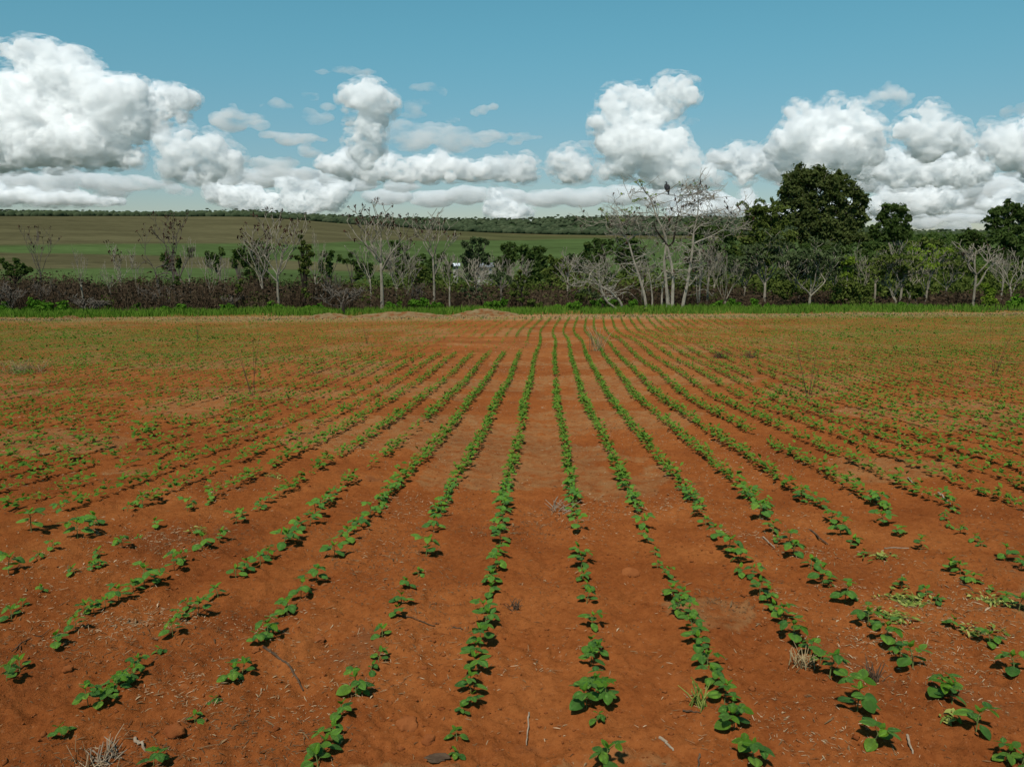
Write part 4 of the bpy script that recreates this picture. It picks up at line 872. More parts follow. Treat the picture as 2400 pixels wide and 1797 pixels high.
LT = [
 (1165/2.765+800, 57.5, cz(800,460,[(1160,490,16),(1140,530,20),(1180,530,20),(1120,580,22),(1165,570,24),(1205,580,18),(1110,630,18),(1150,620,22),(1195,630,20),(1170,670,16)]), M_olive, 'slender yellow-green leafy tree near the middle of the field edge', 3200, .11, M_darkbark),
 (712, 58, cz(0,460,[(1950,260,14),(1965,300,18),(1990,330,22),(1960,350,24),(2010,370,24),(1975,400,28),(1930,400,20),(2000,430,24),(1960,450,24),(1985,490,22),(1950,480,16),(1980,560,14),(1970,610,16),(1990,640,14)]), M_olive, 'trunk wrapped in a column of leafy climber', 4200, .11, M_darkbark),
 (558, 58, cz(0,460,[(1560,550,14),(1540,580,16),(1560,600,16),(1535,620,12)]), M_olive, 'thin dark stem topped with a leafy climber tuft', 800, .10, M_darkbark),
 (45, 62, cz(0,460,[(100,420,22),(130,450,28),(80,470,30),(40,450,22),(10,420,20),(150,490,28),(100,500,28),(190,480,18),(60,500,20)]), M_dkleaf, 'dark leafy tree leaning in from the hillside corner', 2800, .14, M_darkbark),
 (414, 66, cz(0,460,[(1145,530,14),(1140,555,16),(1155,570,12)]), M_dkleaf, 'small dark leafy ball on a thin trunk', 600, .11, M_darkbark),
 (326, 66, cz(0,460,[(900,550,12),(905,565,9)]), M_olive, 'little leaf tuft on a bare pale trunk', 250, .10, M_greybark),
 (605, 70, cz(0,460,[(1650,490,25),(1690,480,22),(1630,530,25),(1680,530,25),(1720,510,20)]), M_dkleaf, 'sparse dark leafy crown beside the grey trunk', 900, .14, M_darkbark),
 (1176, 60, cz(800,460,[(980,520,20),(1030,510,22),(1080,530,20),(1110,560,18),(1010,545,18)]), M_grey, 'umbrella-shaped small tree beside the slender leafy one', 900, .13, M_greybark),
 (1105, 60, cz(800,460,[(790,610,20),(850,600,22),(900,600,22),(930,640,20),(820,650,22),(880,660,20)]), M_grey, 'twiggy grey-green bush in the brown thicket', 1400, .11, M_darkbark),
]
for i, (px, D, cl, mt, lab, n, s, bk) in enumerate(LT):
    leafy_tree('leafy_tree', px, D, cl, mt, lab, n=n, size=s, group='leafy trees in the thicket edge', seed=110+i, bark=bk, fill=.7)

# --- bare trees: (px, D, ytop, spread px, style, label, kwargs)
B1 = lambda X: X/2.765
BT = [
 (104, 72, 528, 70, 'candelabra', 'thin grey tree with two leaf tufts on top, alone over the pasture', dict(buds=.3, bark=M_greybark)),
 (203, 59, 575, 34, 'fan', 'bent pale sapling leaning over the brown thicket', dict(lean=-12)),
 (262, 63, 612, 44, 'fan', 'short forked pale tree in the brown thicket', dict()),
 (288, 68, 568, 60, 'candelabra', 'wide low forked grey tree before the green field band', dict(buds=.3)),
 (324, 74, 574, 34, 'fan', 'straight slim pale tree beside the wide low forked one', dict()),
 (384, 66, 528, 120, 'curly', 'leaning multi-stemmed grey tree with dark seed heads', dict(lean=-22, buds=.9, bark=M_greybark)),
 (412, 70, 498, 90, 'candelabra', 'tall grey tree whose top pokes above the far treeline', dict(buds=.9, fork=.5, bark=M_greybark)),
 (449, 74, 556, 44, 'fan', 'slim pale tree close behind the tall poking one', dict()),
 (494, 66, 590, 50, 'fan', 'small grey forked tree between pasture trees', dict()),
 (530, 68, 600, 40, 'fan', 'short grey tree before the scattered dark trees', dict()),
 (617, 66, 545, 96, 'candelabra', 'pale tree with wide lower limbs beside the tallest grey one', dict(buds=.4)),
 (655, 58, 490, 150, 'candelabra', 'tall wide grey tree with many dark seed heads', dict(buds=1, fork=.36)),
 (741, 66, 540, 70, 'fan', 'pale tree just beyond the climber-clad trunk', dict()),
 (896, 57.5, 470, 190, 'candelabra', 'biggest candelabra tree with a dense brush of dark tips', dict(buds=1, fork=.44, thick=1.25, seed=77)),
 (869, 68, 556, 100, 'fan', 'low pale tree half behind the candelabra tree', dict()),
 (932, 72, 560, 110, 'dense', 'tangled pale tree cluster behind the candelabra tree', dict(fork=.3)),
 (957, 66, 590, 60, 'fan', 'thin slanting pale stems beyond the candelabra tree', dict(fork=.3)),
 (1017, 58.5, 488, 110, 'candelabra', 'tall clean pale tree with an open goblet crown', dict(fork=.52, buds=.3, thick=.9)),
 (1055, 56.5, 592, 58, 'fan', 'pale Y-shaped tree at the field edge', dict(fork=.42, thick=.9)),
 (1115, 68, 604, 90, 'dense', 'fan-shaped pale twiggy tree below the farm roofs', dict(fork=.25)),
 (1175, 64, 590, 84, 'dense', 'twiggy pale tree behind the umbrella-shaped one', dict(fork=.35)),
 (1222, 70, 600, 60, 'dense', 'pale twiggy tree behind the slender leafy tree', dict(fork=.3)),
 (1330, 70, 580, 60, 'fan', 'straight pale tree in front of grey-green tangle', dict(fork=.5)),
 (1410, 66, 580, 90, 'dense', 'pale twiggy tree above the sprawling leaning one', dict(fork=.35)),
 (1505, 62, 610, 50, 'fan', 'thin bending pale tree beside the leaning vulture-side tree', dict(fork=.6)),
 (1640, 60, 565, 60, 'fan', 'pale thin tree behind the slanting trunk', dict(fork=.45)),
 (1658, 62, 560, 60, 'dense', 'pale slim straight tree with a fan of twigs', dict(fork=.45)),
 (1672, 66, 600, 40, 'fan', 'slight pale tree with a kinked stem', dict(fork=.45)),
 (1699, 58, 575, 74, 'fan', 'pale V-shaped tree growing from one foot', dict(fork=.12)),
 (1790, 62, 545, 100, 'candelabra', 'pale spreading tree with a grey-green leaf cap', dict(fork=.35, leaves=.6, leafmat=M_grey)),
 (1745, 68, 592, 70, 'dense', 'thin pale tree before the bamboo foot', dict(fork=.4, leaves=.3, leafmat=M_grey)),
 (1897, 56.5, 568, 150, 'dense', 'many-branched greyish tree standing forward at the field edge', dict(fork=.22, leaves=.55, leafmat=M_grey, thick=1.1)),
 (1865, 66, 585, 80, 'dense', 'leafy grey-green tree behind the many-branched one', dict(fork=.3, leaves=.8, leafmat=M_grey)),
 (1954, 64, 590, 64, 'fan', 'pale tree with a small green crown beyond the dark bush', dict(fork=.35, leaves=.7, leafmat=M_grey)),
 (1981, 62, 606, 14, 'fan', 'broken pale trunk with leaf tufts near its top', dict(fork=.8, leaves=.5, leafmat=M_lime)),
 (2016, 62, 568, 90, 'fan', 'pale broom-shaped tree with two lime tufts on top', dict(fork=.28, leaves=.06, leafmat=M_lime)),
 (2047, 64, 580, 60, 'fan', 'pale forked tree close beside the broom-shaped one', dict(fork=.4, leaves=.25, leafmat=M_olive)),
 (2108, 68, 562, 80, 'candelabra', 'tall thin pale tree reaching up to the small eucalyptus', dict(fork=.45)),
 (2092, 60, 600, 90, 'dense', 'pale bushy tree with mossy green stems', dict(fork=.22, leaves=.4, leafmat=M_olive)),
 (2130, 66, 585, 90, 'dense', 'dense pale tree with fresh lime leaves', dict(fork=.3, leaves=.3, leafmat=M_lime)),
 (2169, 62, 575, 110, 'dense', 'broad pale broom tree with lime-flecked top', dict(fork=.28, leaves=.25, leafmat=M_lime)),
 (2214, 64, 574, 80, 'dense', 'pale tree rising beside the broad broom tree', dict(fork=.3, leaves=.15, leafmat=M_olive)),
 (2280, 57, 565, 120, 'fan', 'cleanest forked pale tree with a straight white trunk', dict(fork=.5, buds=.1)),
 (2362, 64, 585, 100, 'fan', 'pale candelabra tree nearest the picture edge', dict(fork=.36)),
 (2345, 70, 590, 60, 'dense', 'thin pale tree behind the edge candelabra one', dict(fork=.4)),
]
for px, D, yt, sp, stl, lab, kw in BT: bare_tree(px, D, yt, sp, stl, lab, **kw)
for px, D, yt, sp, lab in [(217, 57, 692, 90, 'bare fan-shaped grey bush at the edge of the thicket'), (27, 57, 660, 80, 'bare pale bush before the corner shrubs'), (105, 60, 650, 80, 'bare branching bush behind the corner shrubs'),
                           (800, 56, 665, 110, 'bare grey bush with blackened stems at the field edge'), (545, 58, 690, 50, 'small bare bush beside the climber tuft'), (778, 60, 640, 60, 'bare twiggy bush near the climber-clad trunk'), (975, 62, 660, 40, 'small bare bush behind the loose green shrub'),
                           (380, 62, 665, 110, 'low reddish bare bush in the thicket')]:
    bare_tree(px, D, yt, sp, 'dense', lab, fork=.12, bark=M_greybark, name='bare_bush', cat='bush', group='leafless bushes at the thicket edge', thick=.5)
# --- the trees round the vulture, limbs traced
M_white = diffuse_mat('whitish_bark', [(.25, (.14, .122, .092)), (.5, (.285, .252, .195)), (.8, (.43, .39, .315))], 2.5, tone=.3, bump=.02, bscale=14)
def traced(name, base, D, limbs, lab, g, leaf_tips=(), bark=None, curly=.6, off=(1350, 380, 4.6), sub=20, jit=.5):
    bark = bark or M_white; ox, oy, s = off
    conv = lambda X, Y: (ox+X/s, oy+Y/s)
    bx, by = conv(*base); x, z = at(bx, D); o = np.array([x, D, z]); root = empty(name, (x, D, z)); tag(root, lab, 'tree', 'pale trees round the vulture')
    tr = Buf(); br = Buf(); tips = []; dk = Buf()
    for li, (r0, r1, mode, pts) in enumerate(limbs):
        dy = 0 if li < 2 else g.uniform(-jit, jit)
        P = [np.array(P3(*conv(X, Y), D))-o+np.array([0, dy*(i/(len(pts)-1)), 0]) for i, (X, Y) in enumerate(pts)]
        if mode == 'trunk': P[0][2] = -.2
        P = resample(P, max(8, len(pts)*4)); rad = np.linspace(r0, r1, len(P))
        (tr if mode == 'trunk' else (dk if mode == 'dark' else br)).tube(P, rad, 8 if r0 > .06 else 5, g.uniform(.4, .8))
        if mode in ('limb', 'dark', 'trunk'):
            lo = len(P)//2 if mode == 'trunk' else len(P)//4
            for j in range(int(sub*(len(P)/24))):
                if g.random() > curly: continue
                k = int(g.integers(lo, len(P))); a = g.choice([-1, 1]); d = np.array([a*g.uniform(.6, 1), g.uniform(-.6, .6), g.uniform(-.25, .65)])
                L = g.uniform(.7, 2.0); Q, dd = path(P[k], d, L, 8, g.uniform(-.05, .09), .30, g)
                if np.min(np.hypot(Q[:, 0]+x-BIRD.x, Q[:, 2]+z-BIRD.z)) < .85: continue
                br.tube(Q, np.linspace(max(.018, rad[k]*.42), .012, 9), 4, g.uniform(.3, .9)); tips.append(Q[-1])
                for m in range(2):
                    q = Q[int(g.integers(3, 8))]; Q2, _ = path(q, dd+g.normal(0, .7, 3), L*.5, 6, g.uniform(-.10, .12), .34, g)
                    if np.min(np.hypot(Q2[:, 0]+x-BIRD.x, Q2[:, 2]+z-BIRD.z)) < .7: continue
                    br.tube(Q2, np.linspace(.014, .010, 7), 3, g.uniform(.3, .9)); tips.append(Q2[-1])
    link('trunk', tr.mesh('trunk', bark, True), root)
    if br.n: link('branches', br.mesh('branches', bark), root)
    if dk.n: link('dark_limbs', dk.mesh('dark_limbs', M_darkbark, True), root)
    B = Buf()
    for t in tips:
        if g.random() < .16: leafquads(B, t-[0, 0, .08], 4, .07, .08, g, .5, droop=.8)
    if B.n: link('withered_leaves', B.mesh('withered_leaves', M_bud), root)
    B = Buf()
    for X, Y, rr in leaf_tips:
        c = np.array(P3(*conv(X, Y), D))-o; r = rr/s*D/F
        for q in range(3):
            cc = c+g.normal(0, .35, 3)*r
            for k in range(9):      # palmate leaves: narrow lobes hanging from a point
                a = g.uniform(0, 6.28); V, Q, cl = blade(r*.95, r*.34, .8, .9, .2, 3); M = np.array(Euler((0, -g.uniform(-.4, .3), a)).to_matrix()); B.add(np.array(V)@M.T+cc, None, Q, g.uniform(.1, 1))
    if B.n: link('leaves', B.mesh('leaves', M_lime2, True), root)
    return root
M_lime2 = diffuse_mat('palmate_leaf', [(.15, (.11, .17, .022)), (.85, (.27, .35, .055))], 1, tone=.6, trans=.35)
gg = np.random.default_rng(91)
BIRD = P3(1350+978/4.6, 380+285/4.6, 56)
traced('vulture_tree', (1015, 1595), 56, [
  (.115, .08, 'trunk', [(990,1595),(985,1450),(960,1200),(950,1080),(965,960),(975,870)]), (.115, .08, 'trunk', [(1040,1595),(1042,1430),(1050,1250),(1030,1100),(1005,1000),(985,905)]),
  (.085, .03, 'limb', [(975,880),(960,800),(920,700),(870,610),(830,500),(800,410),(770,350)]), (.045, .015, 'dark', [(770,350),(735,310),(710,260),(700,235)]),
  (.07, .035, 'dark', [(990,905),(940,840),(890,780),(850,720),(825,650)]), (.07, .03, 'dark', [(990,915),(1045,870),(1060,780),(1070,690),(1085,600),(1105,540)]), (.035, .012, 'dark', [(1105,540),(1090,450),(1065,330)]),
  (.03, .018, 'limb', [(800,410),(850,375),(900,350),(965,320),(1005,300),(1050,260),(1100,230),(1105,210)]), (.025, .012, 'limb', [(965,345),(1050,350),(1100,375),(1160,350),(1240,350),(1310,340)]),
  (.03, .012, 'limb', [(730,325),(680,320),(620,340),(580,370),(590,410)]), (.024, .01, 'limb', [(800,410),(860,340),(960,340),(1040,360),(1130,370)]), (.025, .012, 'limb', [(890,450),(960,440),(1050,410),(1110,395)]),
  (.04, .015, 'limb', [(960,760),(1010,730),(1045,660),(1030,620)]), (.03, .015, 'dark', [(880,620),(870,520),(840,430),(810,400)]), (.035, .012, 'limb', [(950,560),(980,590),(1010,660),(1080,710),(1160,740),(1240,780)]),
  (.04, .02, 'limb', [(1070,860),(1120,880),(1180,920),(1205,980),(1215,1030)]), (.03, .012, 'limb', [(820,540),(740,545),(650,545),(590,570),(520,610)]), (.03, .012, 'limb', [(790,600),(720,580),(640,600),(560,650),(500,700)])],
  'tall twin-trunked pale tree with the vulture perched on top', gg,
  curly=.42, leaf_tips=[(650,205,22),(690,190,26),(720,205,22),(705,235,16),(495,335,22),(770,320,24),(830,345,24),(860,340,20),(740,385,26),(690,395,28),(645,395,24),(620,410,20),(880,455,22),(845,470,20),(1115,215,16),(1120,240,12)])
traced('pale_tree', (1140, 1600), 56, [
  (.12, .06, 'trunk', [(1140,1600),(1165,1470),(1200,1330),(1225,1150),(1250,1000),(1262,880),(1265,780)]), (.06, .03, 'limb', [(1265,780),(1285,680),(1310,590),(1318,500),(1318,400),(1310,290)]),
  (.06, .02, 'limb', [(1275,880),(1330,850),(1420,820),(1500,780),(1580,735),(1640,730),(1700,760),(1720,800)]), (.045, .018, 'limb', [(1270,760),(1310,710),(1370,670),(1430,660),(1480,660),(1530,690)]),
  (.04, .015, 'limb', [(1310,580),(1380,560),(1450,560),(1540,540),(1600,500)]), (.03, .01, 'limb', [(1590,520),(1650,590),(1690,680),(1740,730)]), (.022, .01, 'limb', [(1600,470),(1640,510),(1700,580),(1750,600)]),
  (.03, .012, 'limb', [(1318,400),(1380,420),(1430,390),(1470,360),(1500,390),(1510,420)]), (.03, .012, 'limb', [(1310,290),(1360,270),(1410,290),(1440,280)]), (.03, .012, 'limb', [(1312,290),(1270,290),(1210,300),(1180,340)]),
  (.03, .012, 'limb', [(1315,350),(1250,345),(1180,360),(1130,400)]), (.03, .012, 'limb', [(1318,470),(1250,440),(1190,450),(1140,490),(1130,550)]), (.03, .012, 'limb', [(1300,600),(1230,560),(1160,560),(1100,580)]),
  (.05, .02, 'limb', [(1215,1335),(1270,1290),(1320,1210)]), (.03, .012, 'limb', [(1240,1080),(1150,1090),(1070,1095)]), (.025, .01, 'limb', [(1210,300),(1220,270),(1270,260),(1290,235)])],
  'slanting pale tree with a drooping tangle of bare limbs', gg, leaf_tips=[(1285,225,20),(1310,245,14),(1435,275,14),(1240,320,14),(1130,350,16),(1560,715,10)])
traced('pale_tree', (765, 1585), 57, [
  (.105, .05, 'trunk', [(765,1585),(740,1440),(700,1300),(665,1190),(630,1090),(600,980),(570,870)]), (.045, .02, 'limb', [(570,870),(530,810),(500,760),(480,690),(470,620),(430,550),(370,470)]),
  (.05, .02, 'limb', [(560,850),(620,800),(700,770),(760,750),(830,720)]), (.04, .02, 'limb', [(555,800),(480,790),(420,780),(350,740),(330,700)]), (.03, .012, 'limb', [(480,700),(400,660),(350,600),(300,550),(255,510)]),
  (.03, .012, 'limb', [(510,790),(600,740),(700,730),(760,700),(690,650)]), (.03, .012, 'limb', [(330,650),(250,650),(180,690),(100,680)]), (.04, .015, 'limb', [(830,720),(820,800),(850,790),(920,840),(960,880)]),
  (.035, .012, 'limb', [(640,1050),(700,1020),(760,990),(840,965)]), (.03, .01, 'limb', [(600,700),(640,640),(720,600),(800,590)]), (.03, .01, 'limb', [(560,760),(590,690),(600,640),(650,620)])],
  'crooked pale tree leaning away from the vulture tree', gg, leaf_tips=[(250,500,24),(290,510,16),(335,570,22),(340,610,20),(510,510,26),(545,505,22),(600,490,22),(650,490,20),(575,530,26),(590,560,22),(480,600,22),(510,625,18),(100,660,12),(525,630,16)])
traced('pale_tree', (510, 1605), 55.5, [
  (.09, .05, 'trunk', [(515,1608),(490,1530),(460,1480),(400,1430),(370,1390),(320,1370),(265,1340)]), (.075, .05, 'trunk', [(500,1608),(420,1570),(340,1510),(300,1450),(280,1390),(262,1340)]),
  (.05, .015, 'limb', [(262,1340),(210,1290),(150,1220),(100,1160),(50,1110),(-20,1060)]), (.045, .015, 'limb', [(262,1335),(200,1310),(120,1290),(50,1300),(-30,1330)]), (.04, .012, 'limb', [(255,1320),(250,1250),(255,1150),(250,1060)]),
  (.035, .012, 'limb', [(330,1370),(400,1350),(450,1300),(480,1260)]), (.035, .012, 'limb', [(230,1300),(150,1200),(60,1190),(-60,1180)]), (.03, .01, 'limb', [(150,1220),(170,1180),(230,1130),(290,1090)]), (.03, .01, 'limb', [(120,1290),(60,1340),(-20,1340),(-90,1300)])],
  'low sprawling pale tree with trunks bent along the ground', gg, curly=.45)
traced('pale_tree', (820, 1590), 58, [(.065, .04, 'trunk', [(818,1590),(825,1480),(815,1380),(800,1270),(780,1170)]), (.03, .012, 'limb', [(780,1170),(760,1080),(760,980),(760,900)]), (.03, .012, 'limb', [(780,1180),(730,1140),(680,1120)]), (.03, .012, 'limb', [(790,1200),(840,1170),(860,1100),(850,1000)])], 'slim straight pale tree between the crooked one and the twin trunks', gg, curly=.5)
traced('pale_tree', (928, 1592), 57, [(.07, .045, 'trunk', [(928,1592),(925,1480),(930,1380),(940,1300),(975,1240)]), (.03, .012, 'limb', [(975,1240),(1030,1180),(1050,1060),(1045,980)]), (.03, .012, 'limb', [(1010,1590),(1015,1400),(960,1300)])], 'short bowed pale stem at the foot of the twin trunks', gg, curly=.3)
traced('pale_tree', (1325, 1590), 58, [(.05, .03, 'trunk', [(1325,1590),(1330,1450),(1335,1300),(1340,1100)]), (.04, .02, 'trunk', [(1320,1590),(1300,1400),(1300,1250)]), (.03, .012, 'limb', [(1340,1100),(1335,950),(1340,850)])], 'pair of thin pale poles behind the slanting tree', gg, curly=.8)

# --- the vulture
def vulture():
    base = P3(1350+978/4.6, 380+318/4.6, 56); r = empty('vulture', base, .5, 1.12); tag(r, 'black vulture perched hunched on the highest bare limb', 'bird')
    b = Buf(); P = [(.02, -.16, -.10), (.01, -.13, .00), (0, -.07, .10), (0, 0, .24), (0, .03, .38), (0, .03, .47), (0, .04, .53), (0, .07, .585), (0, .115, .60), (0, .15, .59)]
    rad = [.025, .06, .105, .135, .12, .075, .045, .042, .034, .012]; b.tube(resample(P, 18), np.interp(np.linspace(0, 9, 18), range(10), rad), 12); link('body', b.mesh('body', M_feather, True), r)
    for s in (-1, 1):
        b = Buf(); b.tube(resample([(s*.10, .03, .42), (s*.13, -.02, .28), (s*.10, -.10, .08), (s*.05, -.16, -.06)], 8), [.03, .07, .085, .08, .07, .05, .035, .015], 8); link('wing', b.mesh('wing', M_feather, True), r)
        b = Buf(); b.tube([(s*.045, .01, .14), (s*.045, .03, .05), (s*.045, .02, -.01)], [.016, .012, .010], 6)
        for a in (-.5, 0, .5): b.tube([(s*.045, .02, 0), (s*.045+math.sin(a)*.05, .02+math.cos(a)*.05, -.005)], [.008, .005], 4)
        link('leg', b.mesh('leg', M_greybark), r)
    b = Buf(); b.tube([(0, .14, .592), (0, .175, .59), (0, .195, .575), (0, .196, .56)], [.014, .012, .008, .003], 6); link('beak', b.mesh('beak', M_greybark, True), r)
    b = Buf(); b.tube([(0, -.14, .0), (.01, -.18, -.09), (.01, -.20, -.17)], [.04, .045, .03], 6); link('tail', b.mesh('tail', M_feather, True), r)
M_feather = diffuse_mat('black_feather', [(.3, (.006, .006, .007)), (.7, (.016, .015, .016))], 20, rough=.6)
vulture()
# blackened stump at the field edge
x_, z_ = at(805, 52.5); r_ = empty('burnt_stump', (x_, 52.5, z_)); tag(r_, 'blackened burnt stump standing in the grass by the low straw mound', 'stump')
b = Buf(); b.tube([(0, 0, -.1), (.03, 0, .3), (-.02, 0, .6), (.05, 0, .95)], [.16, .11, .09, .02], 8); link('trunk', b.mesh('trunk', M_darkbark, True), r_)
b = Buf(); b.tube([(-.3, .1, -.1), (-.36, .1, .15), (-.34, .1, .34)], [.09, .07, .03], 7); b.tube([(0, 0, .5), (.15, 0, .8), (.22, 0, 1.1)], [.05, .03, .01], 5); link('limbs', b.mesh('limbs', M_darkbark, True), r_)

# --- brown burnt thicket: a mass of twigs nobody could count
def thicket():
    g = np.random.default_rng(51); n = 2300
    D = 57.5+g.random(n)**1.2*44; px = g.uniform(-90, 2500, n)
    x = (px-1200)/F*(D*CP+5*SP); z = ground(x, D)
    lim = np.interp(px, [0, 300, 760, 900, 1200, 1450, 1600, 1750, 2000, 2400], [640, 640, 640, 660, 662, 662, 672, 682, 684, 684])
    lim = lim+(fbm(px*.012, px*0, 12, 3)-.5)*44+g.normal(0, 8, n)+4
    zt = CAMZ-(lim-556)/F*D*1.0; H = np.minimum(zt-z, 4.6+0*z)*g.uniform(.72, 1.06, n)
    front = (D < 60); H = np.where(front, H*g.uniform(.4, .95, n), H); H = np.clip(H, .5, 4.8)
    k = 23; N_ = n*k
    bx = np.repeat(x, k)+g.normal(0, .5, N_); by = np.repeat(D, k)+g.normal(0, .4, N_); bz = np.repeat(z, k)-.05; h = np.repeat(H, k)*g.uniform(.35, 1.0, N_)
    a = g.uniform(0, 6.28, N_); sp = g.gamma(2, .16, N_)*h
    e = np.stack([bx+np.cos(a)*sp, by+np.sin(a)*sp, bz+h], 1); b_ = np.stack([bx, by, bz], 1); m = b_*.5+e*.5+g.normal(0, .12, (N_, 3))*h[:, None]*[1, 1, .3]; m[:, 2] = bz+h*.55
    # side twig
    t = m+g.normal(0, .42, (N_, 3))*[1, 1, .35]*h[:, None]*.5+[0, 0, .25]; w_ = g.uniform(.008, .02, N_)[:, None]; s = np.stack([np.cos(a+1.2), np.sin(a+1.2), 0*a], 1)*w_
    V = np.stack([b_-s*1.4, b_+s*1.4, m-s, m+s, e-s*.5, e+s*.5, t], 1).reshape(-1, 3); i = np.arange(N_)[:, None]*7
    Q = np.concatenate([i+[[0, 1, 3, 2]], i+[[2, 3, 5, 4]]]); T = i+[[2, 3, 6]]
    c = np.repeat(np.clip(np.repeat(g.normal(.45, .26, n), k)+g.normal(0, .16, N_)+(g.random(N_) < .05)*.5, 0, 1), 7)
    tag(link('brown_thicket', npmesh('brown_thicket', V, T, Q, M_thicket, False, c)), 'dense brown thicket of dry twigs between the field and the pasture', 'thicket', kind='stuff')
    # withered leaves on it
    B = Buf(); nn = 52000; j = g.integers(0, n, nn); u = g.random(nn)**.7
    p = np.stack([x[j]+g.normal(0, .6, nn), D[j]+g.normal(0, .5, nn), z[j]+H[j]*u*.92], 1); nr = g.normal(0, 1, (nn, 3)); nr /= np.linalg.norm(nr, axis=1, keepdims=True); uu = np.cross(nr, [0, 0, 1.]); uu /= np.linalg.norm(uu, axis=1, keepdims=True); ww = np.cross(nr, uu)
    s = g.uniform(.07, .17, nn)[:, None]; V = np.stack([p-uu*s, p-ww*s*.6, p+uu*s, p+ww*s*.6], 1).reshape(-1, 3)
    B.add(V, None, np.arange(nn)[:, None]*4+np.array([[0, 1, 2, 3]]), np.repeat(g.uniform(0, .7, nn), 4))
    tag(link('withered_undergrowth', B.mesh('withered_undergrowth', M_thicket)), 'brown withered leaves hanging in the dry thicket', 'undergrowth', kind='stuff')
thicket()
def undergrowth():
    g = np.random.default_rng(61); B = Buf()
    for i in range(700):
        px = g.uniform(820, 2440); D = g.uniform(76, 116)
        if px < 1300: D = g.uniform(84, 135)
        x, z = at(px, D); top = np.interp(px, [800, 900, 1000, 1150, 1300, 1500, 1700, 2400], [635, 622, 612, 618, 610, 600, 590, 590]); h = max(.8, (z_at(top+g.uniform(0, 70), D)-z)*.6)
        leafquads(B, (x, D, z+h*.8), 95, [min(h, 2.4)*.8, h*.5, h*.8], .21, g, g.uniform(.1, .8), shell=.0)
    for i in range(150):
        px = g.uniform(-60, 1700); D = g.uniform(58, 80); x, z = at(px, D); h = g.uniform(.4, 1.3)
        leafquads(B, (x, D, z+h*.9), 60, [h*.8, h*.5, h*.6], .13, g, g.uniform(.0, .6), shell=.0)
    tag(link('green_undergrowth', B.mesh('green_undergrowth', M_olive)), 'dark green undergrowth filling the valley under the trees', 'undergrowth', kind='stuff')
    B = Buf()   # hedge line along the foot of the pastures
    for i in range(260):
        px = g.uniform(-60, 1500); D = g.uniform(150, 200); x, z = at(px, D); top = np.interp(px, [0, 400, 700, 1000, 1500], [700, 600, 612, 622, 640]); 
        h = min(5, max(1., (z_at(top, D)-z)))*g.uniform(.5, 1) ; leafquads(B, (x, D, z+h*.5), 60, [h*.7, h*.6, h*.5], .32, g, g.uniform(.1, .7))
    tag(link('pasture_hedge_line', B.mesh('pasture_hedge_line', M_dkleaf)), 'line of dark bushes at the foot of the pastures', 'hedge', kind='stuff')
undergrowth()
# --- far forest on the ridge and treelines
def forest():
    g = np.random.default_rng(71); B = Buf(); base, T = ico(1); nv = len(base)
    n = 5200; th = g.uniform(-.62, .62, n); D = 930+g.random(n)**1.3*700; px = 1200+F*np.tan(th)
    # scattered edge of the woods in the middle reaches nearer
    x = D*np.tan(th)/np.hypot(1, np.tan(th)); y = D/np.hypot(1, np.tan(th)); z = ground(x, y)
    s = g.uniform(2.4, 4.9, n)*(.8+.5*fbm(x/30, y/30, 5, 2)); V = base[None]*(1+g.uniform(-.3, .3, (n, nv, 1)))*s[:, None, None]*np.array([1, 1, .75]); V = V+np.stack([x, y, z+s*.55], 1)[:, None]
    B.add(V.reshape(-1, 3), (T[None]+np.arange(n)[:, None, None]*nv).reshape(-1, 3), None, np.repeat(np.clip(g.normal(.5, .22, n), 0, 1), nv))
    # uneven canopy tops: leaf sprays and thin trunks against the sky
    k = 3600; th = g.uniform(-.62, .62, k); D = g.uniform(1380, 1560, k); x = D*np.sin(th); y = D*np.cos(th); z = ground(x, y)
    for q in range(k):
        pass
    m = 4; X = np.repeat(x, m)+g.normal(0, 3, k*m); Y_ = np.repeat(y, m)+g.normal(0, 3, k*m); Z_ = np.repeat(z+g.uniform(3.5, 7.5, k), m)+g.normal(0, .9, k*m); s = g.uniform(1.2, 3.0, k*m)
    V = base[None]*(1+g.uniform(-.35, .35, (k*m, nv, 1)))*s[:, None, None]*np.array([1.2, 1, .5])
    # drop to octahedra-like light cost: keep as is
    V = V+np.stack([X, Y_, Z_], 1)[:, None]; sel = slice(0, k*m, 6); V = V[sel]; kk = len(V)
    B.add(V.reshape(-1, 3), (T[None]+np.arange(kk)[:, None, None]*nv).reshape(-1, 3), None, np.repeat(np.clip(g.normal(.5, .22, kk), 0, 1), nv))
    tag(link('distant_forest', B.mesh('distant_forest', M_forest)), 'dark green forest covering the far ridge to the skyline', 'forest', kind='stuff')
    B = Buf()   # rough trees at the far side of the valley, right side
    for i in range(300):
        px = g.uniform(1900, 2480); D = np.exp(g.uniform(math.log(220), math.log(900))); x, z = at(px, D); s = g.uniform(2.5, 5)
        leafquads(B, (x, D, z+s*.8), 40, [s, s, s*.7], .5+D*.0012, g, g.uniform(.1, .8))
    tag(link('valley_woodland', B.mesh('valley_woodland', M_dkleaf)), 'scattered woodland on the low ground toward the distant skyline', 'woodland', kind='stuff')
forest()
